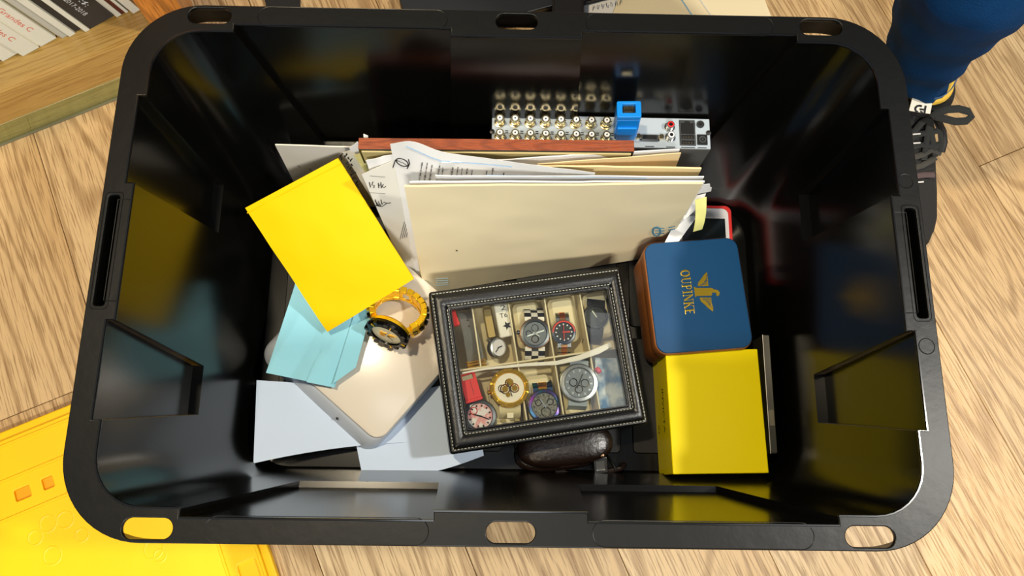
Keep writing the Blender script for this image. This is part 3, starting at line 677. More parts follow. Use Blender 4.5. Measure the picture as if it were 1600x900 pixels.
for cx0, top, bot in ((655, 256, 284), (663, 257, 284), (671, 259, 283), (683, 262, 283), (689, 263, 284), (704, 263, 283), (712, 262, 282), (719, 263, 283), (727, 263, 282), (735, 266, 281), (758, 268, 281), (767, 267, 280), (785, 270, 280)):
    y = bot; segs = MB()
    while y > top:
        l = rr.uniform(2.5, 6); a = spt(s1, cx0 + (284 - y) * .16, y, .0009); b2 = spt(s1, cx0 + (284 - y + l) * .16, y - l, .0009); segs.tube([a, b2], rr.uniform(.0005, .0009), 4, flat=.3, up=n1); y -= l + rr.uniform(.8, 1.6)
    segs.build('printed_line', mat('print_grey', (110, 108, 106), .7), s1)
# hand-written sheet
def curl2(u, v, n): return Vector((0, -1, 0)) * (.008 * (1 - u) ** 2 * (1 - v))
s2, n2, o2 = leaf('handwritten_note', 'off-white sheet with black handwriting, between the yellow folder and the envelopes', 'paper',
    at(566, 262, .232), at(668, 232, .246), Vector((-.08, .085, .025)), Vector((-.142, .070, .030)), mat('offwhite_paper', (220, 216, 204), .8), .0006, .0012, 41, curl2)
for pts_ in ([(577, 285), (579, 293)], [(583, 284), (581, 289), (585, 290), (584, 294)], [(591, 286), (592, 294)], [(591, 290), (595, 289)], [(595, 285), (596, 294)], [(599, 288), (597, 292), (601, 293), (603, 291)],
             [(586, 312), (589, 321), (593, 323), (591, 314), (595, 322)], [(595, 312), (597, 320), (600, 316), (604, 318)], [(585, 321), (597, 323), (604, 318), (611, 317)], [(586, 314), (592, 322)]): mark(s2, n2, o2, pts_, .0005, INK, 'writing', .003)
for y in (275, 301): mark(s2, n2, o2, [(578, y), (602, y + 2)], .00025, mat('print_grey', (110, 108, 106), .7), 'ruled_line', .003)
for k in range(4): mark(s2, n2, o2, [(625 + k * 3.2, 374 - k), (629 + k * 3.2, 358 - k * .5), (632 + k * 3, 347)], .0005, mat('print_grey', (110, 108, 106), .7), 'printed_line', .003)
s2b, _, _ = leaf('white_sheet', 'crumpled white sheet with a blue line, just left of the circled-letter sheet', 'paper',
    at(572, 252, .243), at(640, 236, .250), Vector((-.09, .110, .02)), Vector((-.155, .100, .02)), WHITE, .0006, .003, 45, None, sc=30)
s2c, n2c, o2c = leaf('receipt', 'crumpled receipt strip at the lower tip between yellow folder and cream envelope', 'receipt',
    at(612, 372, .10), at(650, 366, .10), at(653, 408, .06), at(622, 404, .06), WHITE, .0006, .002, 47, None, sc=40)
mark(s2c, n2c, o2c, [(622, 397), (646, 398)], .0006, INK, 'printed_line', .003)
# sheets and folders behind
s3, _, _ = leaf('white_sheet', 'long white sheet rising to the right just in front of the wooden frame', 'paper',
    at(690, 254, .245), at(1062, 234, .247), Vector((.20, .145, .010)), Vector((-.06, .118, .010)), WHITE, .0015, .001, 51)
s4, _, _ = leaf('manila_folder', 'short cream folder with a white right edge, in front of the grey recorder', 'folder',
    at(840, 256, .247), at(1064, 239, .247), Vector((.198, .142, .012)), Vector((.03, .135, .012)), mat('orange_manila', (238, 212, 160), .75), .001, .0006, 53)
s5, _, _ = leaf('manila_folder', 'pale orange folder reaching furthest right behind the large cream envelope', 'folder',
    at(800, 258, .247), at(1096, 263, .247), Vector((.222, .136, .010)), Vector((.02, .128, .010)), mat('orange_manila2', (242, 218, 162), .75), .002, .0008, 55)
s6, n6, o6 = leaf('white_sheet', 'white sheet with a thin blue line just behind the large cream envelope', 'paper',
    at(680, 274, .249), at(1100, 276, .249), Vector((.222, .131, .010)), Vector((-.05, .108, .010)), WHITE, .0015, .0008, 57)
mark(s6, n6, o6, [(760, 273.5), (880, 276), (1010, 279)], .0005, BLUEINK, 'border_line', .0015)
# ragged corners at the right end of the stack
for i, (a, b2, c2_, d, lab) in enumerate([((1095, 289), (1109, 287), (1110, 293), (1096, 296), 'small white slip poking out at the top right of the stack'),
        ((1092, 296), (1112, 293), (1111, 299), (1086, 304), 'bent white slip just above the yellow sticky tab'),
        ((1076, 308), (1103, 302), (1098, 318), (1062, 350), 'white slip beside the yellow sticky tab on the envelope edge'),
        ((1060, 338), (1090, 337), (1060, 378), (1038, 380), 'white slip end between the cream envelope and the phone')]):
    z = .240 - .045 * i if i < 3 else .12
    leaf('paper_slip', lab, 'paper', at(*a, z), at(*b2, z), at(*c2_, z - .012), at(*d, z - .012), WHITE, .0006, .0006, 60 + i, nu=8, nv=8)
leaf('sticky_tab', 'pale yellow sticky tab curling from the right edge of the envelope stack', 'sticky note',
    at(1086, 312, .19), at(1104, 308, .19), at(1097, 358, .14), at(1083, 362, .14), mat('pale_yellow', (232, 228, 140), .7), .0006, .0008, 66, lambda u, v, n: n * (.004 * math.sin(v * PI)), nu=8, nv=12)
# cream card on the left
s7, n7, o7 = leaf('cream_card', 'stiff cream card with faint handwriting standing at the back left of the tote', 'card',
    at(430, 226, .20), at(562, 230, .212), Vector((-.175, .178, .008)), Vector((-.292, .178, .008)), mat('cream_card_stock', (234, 224, 208), .6), .0016, .0006, 71)
for pts_ in ([(465, 259), (469, 262)], [(484, 264), (486, 267)], [(497, 262), (498, 265)], [(531, 246), (535, 240), (541, 240)], [(534, 250), (533, 246)]): mark(s7, n7, o7, pts_, .0006, mat('brown_ink', (70, 56, 44), .7), 'writing', .002)
s8, n8, o8 = leaf('handwritten_receipt', 'narrow receipt covered in black scribbles, right of the cream card', 'receipt',
    at(536, 238, .222), at(562, 232, .224), Vector((-.145, .13, .06)), Vector((-.165, .13, .06)), mat('receipt_paper', (206, 200, 180), .8), .0006, .002, 73, None, sc=40)
rr = random.Random(9)
for k in range(16):
    x, y = 537 + rr.uniform(0, 10) + k * 1.1, 240 + k * 3.2; mark(s8, n8, o8, [(x, y), (x + rr.uniform(-4, 4), y + 3), (x + rr.uniform(-2, 5), y + rr.uniform(-3, 5))], .0007, INK, 'scribble', .004)
leaf('white_sheet', 'folded white sheet corner left of the wooden frame', 'paper', at(546, 232, .228), at(559, 222, .236), Vector((-.14, .15, .05)), Vector((-.175, .15, .05)), WHITE, .0006, .002, 75, None, sc=40)
leaf('yellow_slip', 'dull yellow paper strip beside the left end of the wooden frame', 'paper', at(553, 242, .226), at(563, 240, .226), Vector((-.118, .100, .05)), Vector((-.132, .100, .05)), mat('dull_yellow', (196, 186, 120), .8), .0006, .001, 77)
leaf('paper_slip', 'tiny white paper corner above the left end of the wooden frame', 'paper', at(568, 209, .248), at(575, 212, .248), at(575, 216, .245), at(568, 215, .245), WHITE, .0005, .0002, 78, nu=4, nv=4)

# yellow folder
YEL = mat('yellow_card', (236, 196, 0), .6, bump=(18, .12), spec=.15)
yf, ny, oy = leaf('yellow_folder', 'bright yellow folded paper sheet leaning over the light blue cloth', 'folder',
    at(383, 325, .17), at(528, 247, .212), at(647, 435, .118), at(512, 518, .078), YEL, .0022, .0024, 81, lambda u, v, n: n * (.004 * math.sin(u * PI) * math.sin(v * PI)), sc=9, nu=40, nv=40)
mark(yf, ny, oy, [(386, 333), (460, 293), (532, 256)], .0006, YEL, 'crease', .0025)
# light blue cloth
CY = mat('light_blue_tissue', (140, 208, 230), .85, bump=(60, .15), vary=(6, (162, 222, 238), .3))
leaf('blue_cloth', 'light blue cloth lying under the yellow folder on the white device', 'cloth',
    at(462, 440, .068), at(590, 440, .068), at(530, 606, .062), at(418, 583, .058), CY, .0012, .0015, 85, lambda u, v, n: n * (.006 * (1 - abs(2 * ((u * 1.6 + v * .5) % 1) - 1)) * v) + Vector((0, -1, 0)) * .0 + (Vector((.006 * math.sin(v * 5), 0, 0)) if u > .6 else Vector((0, 0, 0))), sc=16, nu=40, nv=40)
MB_, _, _ = sheet(at(560, 470, .071), at(586, 466, .071), at(556, 574, .067), at(520, 600, .066), .001, 14, 20, .001, 20, 88)
clo = MB_.build('blue_cloth', CY, None, smooth=60); tag(clo, 'folded edge strip of light blue cloth beside the gold watch', 'cloth')

# ------------------------------------------------------------------ loose papers at the bottom left
P1M = mat('cool_white_paper', (200, 216, 238), .75)
leaf('white_sheet', 'flat white sheet in the front left corner of the tote', 'paper', at(401, 594, .046), at(560, 604, .020), at(700, 690, .014), at(396, 724, .044), P1M, .0008, .0012, 91, lambda u, v, n: Vector((0, 0, .0)) + Vector((.0, .03 * u * (1 - u) * v, 0)), sc=8)
loc2 = [at(560, 640, .018), at(735, 590, .018), at(756, 712, .016), at(566, 738, .020)]
leaf('white_sheet', 'curved white sheet sticking out in front of the watch case', 'paper', loc2[0], loc2[1], loc2[2], loc2[3], P1M, .0008, .001, 93, lambda u, v, n: Vector((-.012 * (1 - u) * (1 - v), -.012 * math.sin(u * PI) * v, .004 * (1 - u) * v)), sc=8)

# ------------------------------------------------------------------ white device under the watch
Fw, ww, hw2 = frame(at(585, 367, .053), at(750, 514, .047), at(590, 692, .05), at(425, 545, .056))
dev = thing('white_device', 'white square plastic device with rounded corners lying under the gold watch and the case', 'device', Fw)
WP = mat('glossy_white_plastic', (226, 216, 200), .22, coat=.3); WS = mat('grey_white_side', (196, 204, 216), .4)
top = rrect(ww, hw2, .017, 8); bot = [(x - (.014 if x < 0 else 0) * 1, y - (.020 if y < 0 else 0)) for x, y in rrect(ww + .0, hw2 + .0, .022, 8)]
n_ = len(top); vs = []; fs = []
lay = [([(x * .975, y * .975) for x, y in top], 0), ([(x * .99, y * .99) for x, y in top], -.0006), (top, -.003)]
for l, z in lay: vs += [(x, y, z) for x, y in l]
fs.append(tuple(range(n_)))
for k in range(2):
    for i in range(n_): j = (i + 1) % n_; fs.append((k * n_ + i, (k + 1) * n_ + i, (k + 1) * n_ + j, k * n_ + j))
fs.append(tuple(range(2 * n_, 3 * n_))[::-1])
MB().add(vs, fs).build('top_cover', WP, dev, smooth=40)
vs = []; fs = []
l2 = [(x * .985, y * .985) for x, y in top]
def mixl(a, b, t): return [(p[0] * (1 - t) + q[0] * t, p[1] * (1 - t) + q[1] * t) for p, q in zip(a, b)]
for l, z in ((l2, -.0032), (mixl(top, bot, .25), -.006), (mixl(top, bot, .8), -.020), (bot, -.028), (mixl(top, bot, .7), -.031)): vs += [(x, y, z) for x, y in l]
fs.append(tuple(range(n_)));
for k in range(4):
    for i in range(n_): j = (i + 1) % n_; fs.append((k * n_ + i, (k + 1) * n_ + i, (k + 1) * n_ + j, k * n_ + j))
fs.append(tuple(range(4 * n_, 5 * n_))[::-1])
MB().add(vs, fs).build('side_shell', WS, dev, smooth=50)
q = Fw.inverted() @ at(527, 654, .040); MB().lathe([(.0016, -.003), (.0016, .0026), (0, .003)], 10, T(q.x, q.y, q.z)).build('sensor_dot', BLK, dev)

# ------------------------------------------------------------------ watch case
Fc, wc, hc = frame(at(668, 455, .112), at(970, 418, .094), at(1012, 660, .085), at(705, 712, .103)); Ci = Fc.inverted()
case = thing('watch_case', 'black leatherette watch display case with white stitching and a glass lid', 'watch case', Fc)
wi, hi = .2015, .150
def cl(px, py, z): return Ci @ onplane(px, py, Fc @ Vector((0, 0, z)), Fc.to_3x3() @ Vector((0, 0, 1)))
wp = [cl(705, 482, 0), cl(948, 450, 0), cl(983, 633, 0), cl(730, 675, 0)]; wc0 = sum(wp, Vector()) / 4
poly2d('lid_frame', [rrect(wc, hc, .004, 4), rrect(wi, hi, .0015, 3, wc0.x, wc0.y)], -.020, -.0005, LEATH, case, bevel=.0025)
lo_ = rrect(wc - .006, hc - .006, .004, 4); li_ = rrect(wi + .007, hi + .007, .002, 4, wc0.x, wc0.y); n_ = len(lo_); vs = []; fs = []; KK = 10
for k in range(KK + 1):
    t = k / KK; z = -.001 + .0048 * math.sin(PI * t) ** .55
    vs += [(a[0] * (1 - t) + b[0] * t, a[1] * (1 - t) + b[1] * t, z) for a, b in zip(lo_, li_)]
for k in range(KK):
    for i in range(n_): j = (i + 1) % n_; fs.append((k * n_ + i, k * n_ + j, (k + 1) * n_ + j, (k + 1) * n_ + i))
MB().add(vs, fs).build('lid_padding', LEATH, case, smooth=70)
poly2d('case_wall', [rrect(wc, hc, .004, 4), rrect(wc - .012, hc - .012, .001, 2)], -.062, -.0215, LEATH, case, bevel=.0012)
poly2d('case_wall_band', [rrect(wc - .002, hc - .002, .004, 4), rrect(wc - .012, hc - .012, .001, 2)], -.0216, -.0200, mat('beige_lining', (150, 135, 95), .7), case)
MB().box(-wc / 2 + .005, wc / 2 - .005, -hc / 2 + .005, hc / 2 - .005, -.0618, -.058).build('tray_base', CREAM, case, smooth=None)
st = MB()
def dashes(w, h, cx, cy, z, step=.0042):
    for (x0, y0, x1, y1) in ((cx - w / 2, cy - h / 2, cx + w / 2, cy - h / 2), (cx - w / 2, cy + h / 2, cx + w / 2, cy + h / 2), (cx - w / 2, cy - h / 2, cx - w / 2, cy + h / 2), (cx + w / 2, cy - h / 2, cx + w / 2, cy + h / 2)):
        L_ = math.hypot(x1 - x0, y1 - y0); k = int(L_ / step); dx, dy = (x1 - x0) / L_, (y1 - y0) / L_
        for i in range(k):
            s = (i + .2) * step; a = (x0 + dx * s, y0 + dy * s, z); b = (x0 + dx * (s + step * .62), y0 + dy * (s + step * .62), z); st.tube([a, b], .00042, 4)
dashes(wc - .0085, hc - .0085, 0, 0, .0019); dashes(wi + .0092, hi + .0092, wc0.x, wc0.y, .0021)
o = st.build('stitching', STITCH, case); o['kind'] = 'stuff'
MB().box(wc0.x - wi / 2 - .001, wc0.x + wi / 2 + .001, wc0.y - hi / 2 - .001, wc0.y + hi / 2 + .001, -.0055, -.0035).build('glass_pane', glass('case_glass', (.97, .98, .96), .07, .015), case, smooth=None)
MB().tube([(x, y, -.0008) for x, y in rrect(wi, hi, .0015, 2, wc0.x, wc0.y)], .0009, 6, True).build('pane_bead', mat('bead_black', (20, 20, 19), .3), case)
IW, IH = wc - .012, hc - .012
tray = rrect(IW, IH, .002, 2)
poly2d('tray_wall', [tray, rrect(IW - .004, IH - .004, .001, 2)], -.058, -.022, CREAM, case)
xs_ = [-IW / 2 + IW * k / 5 for k in range(1, 5)]
for x in xs_:
    for (y0, y1) in ((-IH / 2 + .002, -.0012), (.0012, IH / 2 - .002)):
        if x == xs_[0] and y0 < -.01: continue
        MB().box(x - .0009, x + .0009, y0, y1, -.058, -.022).build('divider', CREAM, case, smooth=None)
MB().box(-IW / 2 + .002, IW / 2 - .002, -.0011, .0011, -.058, -.0215).build('divider', CREAM, case, smooth=None)

# --- watches
def band_path(R, reach, drop, sgn):
    return [(0, sgn * (R * .82), -.004), (0, sgn * (R + .004), -.0045), (0, sgn * (R + reach * .55), -.0085), (0, sgn * (R + reach * .9), -.016), (0, sgn * (R + reach), -.016 - drop)]
def watch(label, M, R, casem, bezelm, dialm, strapm, sw=.018, style='strap', reach=.012, drop=.012, hands=None, handm=None, group=None, subd=(), marks=None, crown=0, bez2=None, tall=.010, ends=(1, -1), altm=None, ell=1.0, name='wristwatch'):
    t = thing(name, label, 'watch', M, group or 'watches inside the display case')
    MB().lathe([(R * .86, -tall), (R * .98, -tall * .7), (R, -.002), (R * .97, .0), (R * .9, .0004), (R * .77, -.0012)], 36, sx=ell).build('case', casem, t)
    MB().ringprof([(R * .74, -.0002), (R * .78, .0014), (R * .93, .0010), (R * .99, -.001), (R * .9, -.002)], 36, sx=ell).build('bezel', bezelm, t)
    if bez2: 
        vs = []; fs = []
        for i in range(17):
            a = PI * i / 16
            for r_ in (R * .79, R * .92): vs.append((r_ * math.cos(a), r_ * math.sin(a), .0017 if r_ < R * .85 else .0015))
        for i in range(16): fs.append((2 * i, 2 * i + 1, 2 * i + 3, 2 * i + 2))
        MB().add(vs, fs).build('bezel_scale', bez2, t, smooth=None)
    MB().lathe([(R * .76, -.0012), (R * .76, -.0004), (0, -.0004)], 32, sx=ell).build('dial', dialm, t)
    for (sx_, sy_, sr, sm) in subd: MB().ringprof([(R * sr * .78, .0), (R * sr * .9, .0005), (R * sr, .0), (R * sr * .9, -.0004)], 20, T(R * sx_, R * sy_, 0)).build('subdial', sm, t)
    if marks:
        mk = MB()
        for i in range(12): a = 2 * PI * i / 12; mk.cbox((0, R * .62, 0), (R * .09, R * .12, .0006), RZ(a))
        mk.build('hour_markers', marks, t, smooth=None)
    for (ang, ln, wd_) in (hands or ()):
        MB().box(-R * wd_, R * wd_, -R * .12, R * ln, .0003, .0009, RZ(math.radians(ang))).build('hand', handm, t, smooth=None)
    if crown:
        MB().lathe([(.0022, 0), (.0028, .001), (.0028, .0035), (.0018, .004), (0, .004)], 12, RZ(math.radians(crown)) @ T(R * .97, 0, -.004) @ RY(PI / 2)).build('crown', bezelm, t)
    for sg in ends:
        pth = band_path(R, reach, drop, sg)
        if style == 'strap':
            vs = []; fs = []
            for p in pth:
                for (x, dz) in ((-sw / 2, 0), (sw / 2, 0), (sw / 2, -.0025), (-sw / 2, -.0025)): vs.append((x, p[1], p[2] + dz))
            for k in range(len(pth) - 1):
                for i in range(4): j = (i + 1) % 4; fs.append((k * 4 + i, k * 4 + j, k * 4 + 4 + j, k * 4 + 4 + i))
            fs += [(3, 2, 1, 0), (len(vs) - 4, len(vs) - 3, len(vs) - 2, len(vs) - 1)]
            MB().add(vs, fs).build('strap', strapm, t, smooth=50)
        else:
            P_ = [Vector(p) for p in pth]; tot = sum((P_[i + 1] - P_[i]).length for i in range(4)); nlk = max(3, int(tot / .0055))
            for L_ in range(nlk):
                s = (L_ + .5) / nlk * tot; i = 0
                while i < 3 and s > (P_[i + 1] - P_[i]).length: s -= (P_[i + 1] - P_[i]).length; i += 1
                d_ = (P_[i + 1] - P_[i]).normalized(); c_ = P_[i] + d_ * s; ang = math.atan2(d_.z, d_.y)
                Mx = T(*c_) @ RX(ang); lm = strapm
                if style == 'blocks': 
                    for kx in range(3): MB().cbox((-sw / 3 + kx * sw / 3, 0, 0), (sw / 3 - .0004, tot / nlk - .0005, .003), Mx).build('link', (altm if (kx + L_) % 2 else strapm), t, smooth=None)
                else:
                    MB().cbox((0, 0, 0.0002), (sw * .42, tot / nlk - .0005, .0034), Mx).build('link', altm or strapm, t, smooth=None)
                    MB().cbox((-sw * .36, 0, 0), (sw * .26, tot / nlk - .0008, .003), Mx).cbox((sw * .36, 0, 0), (sw * .26, tot / nlk - .0008, .003), Mx).build('link', strapm, t, smooth=None)
    return t
def wm(px, py, z=-.026, rot=0, tx=0, ty=0): q = cl(px, py, z); return Fc @ T(q.x, q.y, z) @ RZ(math.radians(rot)) @ RX(math.radians(tx)) @ RY(math.radians(ty))
def PX(r): return r * 1.0 / FPX * .985   # radius in metres from radius in photo pixels
ROSE = mat('rose_gold', (222, 160, 110), .22, 1.0); DST = mat('dark_steel', (90, 92, 94), .3, 1.0); BDIAL = mat('black_dial', (28, 32, 32), .4); GDIAL = mat('grey_dial', (110, 116, 118), .35, .4)
WD = mat('white_dial', (225, 220, 218), .4); BRUB = mat('black_rubber_strap', (22, 22, 22), .6); WRUB = mat('white_rubber', (232, 226, 210), .5); CRB = mat('cream_rubber', (224, 208, 160), .5)
LIME = mat('lume', (232, 240, 236), .4); REDB = mat('bezel_red', (205, 70, 52), .3); BLB = mat('bezel_navy', (40, 52, 80), .3); IRI = mat('iridescent', (40, 140, 150), .2, 1.0, vary=(60, (130, 60, 160), .15)); GM = mat('grey_mesh', (168, 166, 160), .45, .6, bump=(2500, .8))
# cushions
CL = {(0, 2): 'cream cushion under the rose gold chronograph in the watch case', (0, 3): 'cream cushion under the red and navy bezel watch', (0, 4): 'cream cushion under the black sports watch', (1, 1): 'cream cushion under the gold skeleton watch', (1, 2): 'cream cushion under the rainbow metallic watch', (1, 3): 'cream cushion under the large grey chronograph'}
for row in (0, 1):
    for k in range(5):
        if (row, k) in ((0, 0), (0, 1), (1, 0), (1, 4)): continue
        x = -IW / 2 + IW * (k + .5) / 5; y = (IH / 4 + .001) * (1 if row == 0 else -1)
        o = MB().rbox(-.0175, .0175, -.030, .030, -.014, .006, .008, br=.005).build('watch_cushion', CREAM, None); o.matrix_world = Fc @ T(x, y, -.043)
        tag(o, CL[(row, k)], 'cushion', 'cream cushions inside the watch case')
# top row
t = thing('mesh_strap_watch', 'watch with grey steel mesh strap and gold buckle, top left cell of the case', 'watch', wm(735, 522, -.034, 4))
sm = MB(); sy_ = [(-.040, -.012), (-.034, -.002), (-.02, .003), (0, .004), (.018, .002), (.030, -.006), (.034, -.020)]
vs = []; fs = []
for (y, z) in sy_:
    for (x, dz) in ((-.0095, 0), (.0095, 0), (.0095, -.0015), (-.0095, -.0015)): vs.append((x * (1.12 if y < 0 else 1 - .0 * y), y, z + dz))
for k in range(len(sy_) - 1):
    for i in range(4): j = (i + 1) % 4; fs.append((k * 4 + i, k * 4 + j, k * 4 + 4 + j, k * 4 + 4 + i))
fs += [(3, 2, 1, 0), (24, 25, 26, 27)]
MB().add(vs, fs).build('strap', GM, t, smooth=50)
for y in (.018, .010): MB().lathe([(.0011, .0), (.0011, .0052), (0, .0052)], 10, T(0, y, -.001)).build('strap_hole', BLK, t)
for y in (-.0385, -.0345, -.0425): MB().rbox(-.0125, .0125, y - .0014, y + .0014, -.014, -.003, .001).build('buckle', GOLD, t)
watch('small watch with white oval dial and white lettered strap, second cell of the top row', wm(779, 543, -.036, -14, 0, 28), PX(17.5), DST, STEEL, WD, WRUB, sw=.016, reach=.020, drop=.008, hands=((150, .55, .03), (-60, .4, .04)), handm=INK, crown=150, ends=(), ell=.95)
t = thing('lettered_strap', 'white rubber watch strap with black characters, second cell of the top row', 'strap', wm(787, 500, -.028, 3))
MB().rbox(-.009, .009, -.022, .024, -.004, 0, .002).build('strap_band', WRUB, t)
Mt = t.matrix_world.copy(); nrm = Mt.to_3x3() @ Vector((0, 0, 1))
Mtt = wm(787, 500, -.028, 3)
for body, y in (('2', .013), ('T6', .003)): text('lettering', body, INK, Mtt @ Vector((-.004 if body != '2' else -.001, y, .0004)), Mtt @ Vector((.006, y, .0004)), Mtt.to_3x3() @ Vector((0, 0, 1)), t, Mtt.inverted(), height=.006)
MB().add([(.006 * (1 if i % 2 else .45) * math.cos(i * PI / 5) + .003, .006 * (1 if i % 2 else .45) * math.sin(i * PI / 5) - .008, .0004) for i in range(10)], [tuple(range(10))]).build('printed_star', INK, t, smooth=None)
o = MB().rbox(-.006, .006, -.020, .020, -.01, .0, .003).build('brass_bangle', mat('brass_satin', (190, 165, 105), .3, .9)); o.matrix_world = wm(765, 505, -.036, 2); tag(o, 'satin brass watch band standing left of the lettered strap', 'watch band')
watch('chronograph with rose gold case, dark dial and black and white link strap', wm(836, 521, -.024, -8), PX(25), ROSE, DST, GDIAL, WRUB, sw=.026, style='blocks', reach=.016, drop=.006, hands=((-72, .62, .04), (110, .55, .04), (-125, .35, .02)), handm=LIME, subd=((0, .36, .25, STEEL), (0, -.36, .25, ROSE), (-.4, 0, .2, DST)), crown=175, altm=BRUB)
watch('steel bracelet watch with red and navy bezel and white dot markers', wm(881, 519, -.030, -6), PX(20.5), STEEL, BLB, BDIAL, STEEL, sw=.018, style='links', reach=.018, drop=.006, hands=((-88, .5, .05), (178, .6, .03), (0, .6, .02)), handm=mat('red_hand', (215, 60, 50), .4), marks=LIME, bez2=REDB, altm=ROSE)
watch('all black chunky sports watch, top right cell of the case', wm(931, 494, -.030, -14), PX(21), BRUB, mat('black_resin', (30, 32, 30), .35), mat('dark_lcd', (50, 52, 44), .25), BRUB, sw=.024, reach=.016, drop=.008, subd=((.3, -.3, .22, STEEL),), hands=((40, .5, .05),), handm=mat('pale_lcd', (190, 190, 170), .4), crown=-60)
# bottom row
t = thing('red_clasp', 'bright red plastic clasp, left end of the bottom row in the watch case', 'clasp', wm(735, 605, -.022, 8))
RP = mat('bright_red_plastic', (226, 40, 32), .35)
poly2d('body', [rrect(.021, .036, .001, 3), rrect(.014, .006, .0006, 2, .0, .013)], -.008, 0, RP, t, bevel=.0006); MB().box(.0015, .0022, -.010, .008, -.001, .0003).build('slot', mat('dark_red', (130, 10, 10), .4), t, smooth=None)
MB().rbox(-.011, .011, -.0185, -.0145, -.006, .001, .001).build('end_bar', RP, t)
o = MB().rbox(-.004, .004, -.010, .010, -.01, .0, .001).build('red_tag', RP); o.matrix_world = wm(710, 497, -.026, 12); tag(o, 'small red tag in the top left corner of the watch case', 'tag')
watch('watch with pink and white dial and dark case, bottom left cell', wm(750, 650, -.030, 12), PX(26), mat('gunmetal', (80, 78, 74), .3, .9), DST, mat('pink_white_dial', (226, 220, 214), .4, vary=(90, (222, 150, 145), .05)), mat('dark_grey_strap', (60, 58, 56), .6), sw=.022, reach=.010, drop=.01, hands=((-130, .6, .03), (55, .4, .04)), handm=INK, marks=INK, subd=((-.25, .42, .24, mat('red_plastic', (205, 30, 30), .4)),), ends=(1,))
sk = watch('gold skeleton watch with faceted bezel and cream strap, middle of the bottom row', wm(796, 606, -.019, -6), PX(31), GOLD, GOLD, mat('skeleton_dial', (226, 218, 196), .35, .3), CRB, sw=.027, style='strap', reach=.014, drop=.012, hands=((20, .3, .03), (-165, .45, .02)), handm=BLK, crown=190, tall=.012, ends=(-1,), name='skeleton_watch',
    subd=((-.22, -.05, .26, GOLD), (.26, -.02, .24, GOLD), (0, .25, .22, GOLD), (-.38, -.02, .2, BLK)))
for (x, y, r_) in ((-.22, -.05, .18), (.26, -.02, .17), (.02, .28, .2), (-.08, -.34, .13)):
    R_ = PX(31); g = MB(); g.lathe([(R_ * r_ * .8, 0), (R_ * r_ * .8, .0009), (0, .0009)], 14, T(R_ * x, R_ * y, 0))
    for i in range(10): g.cbox((R_ * r_ * .85, 0, .0004), (R_ * r_ * .3, R_ * .035, .0008), T(R_ * x, R_ * y, 0) @ RZ(i * PI / 5))
    g.build('gear', GOLD, sk)
b8 = MB(); R_ = PX(31)
for i in range(12):
    a = i * PI / 6; b8.cbox((R_ * .88, 0, .0012), (R_ * .17, R_ * .42, .0024), RZ(a) )
b8.build('bezel_facets', GOLD, sk, smooth=None)
for s in (-1, 1): MB().box(s * .0085 - .003, s * .0085 + .003, -PX(31) - .0165, -PX(31) - .0135, -.030, -.0095).build('strap_inlay', mat('olive_inlay', (150, 130, 60), .4), sk, smooth=None)
MB().box(-.004, .004, -PX(31) * 1.0, -PX(31) - .012, -.0078, -.0062).build('strap_groove', mat('cream_light', (238, 226, 190), .5), sk, smooth=None)
watch('dark round watch with rainbow metallic lugs, between the gold and grey watches', wm(851, 634, -.030, -4), PX(27), mat('gunmetal', (80, 78, 74), .3, .9), IRI, mat('olive_dial', (70, 70, 58), .4, vary=(400, (130, 128, 110), .15)), IRI, sw=.026, style='links', reach=.014, drop=.006, subd=((.05, -.35, .3, STEEL), (-.35, .2, .2, DST), (.35, .2, .2, DST)), hands=((30, .45, .03), (-60, .5, .02)), handm=STEEL, altm=GOLD, ends=(1,), marks=mat('gunmetal', (80, 78, 74), .3, .9))
watch('large grey chronograph with a red and white crown, right side of the bottom row', wm(905, 598, -.022, -12), PX(31), mat('grey_steel', (140, 148, 152), .28, .9), STEEL, GDIAL, mat('grey_silicone', (150, 160, 165), .5), sw=.024, reach=.010, drop=.012, subd=((-.3, 0, .22, DST), (.3, 0, .22, STEEL), (0, -.33, .22, STEEL)), hands=((-20, .5, .02), (160, .3, .02)), handm=BLK, marks=STEEL)
o = MB().lathe([(.0035, 0), (.0045, .001), (.0045, .005), (.003, .006), (0, .006)], 14).build('red_crown_cap', mat('pinkish_red', (220, 60, 80), .4)); o.matrix_world = wm(932, 581, -.020, 30) @ RY(PI / 2); tag(o, 'small pinkish red crown cap beside the large grey chronograph', 'cap')
o = sheet((-.020, .032, 0), (.019, .032, 0), (.019, -.034, 0), (-.016, -.034, 0), .002, 14, 20, .004, 60, 101)[0].build('jeans_reflection', mat('jeans_reflection_blue', (56, 112, 158), .8, vary=(38, (206, 214, 214), .10)), None, smooth=60); o.matrix_world = wm(953, 598, -.034, -10)  # added sheet, coloured as the blue reflection of the jeans in the glass lid
tag(o, 'blue and white sheet standing in for the jeans reflected in the case glass, bottom right cell', 'cloth')
ptl = [(722, 583), (760, 576), (820, 570), (870, 567), (905, 559), (935, 548), (955, 538)]
ptl = [Fc @ cl(x, y, -.016) for x, y in ptl]
o = MB().tube(ptl, [.0010, .0014, .0020, .0026, .0034, .0040, .0030], 8, flat=.15, up=Fc.to_3x3() @ Vector((0, 0, 1))).build('clear_strip', mat('white_film', (236, 230, 214), .4))
tag(o, 'thin white plastic strip bowed across the middle of the watch case', 'strip')

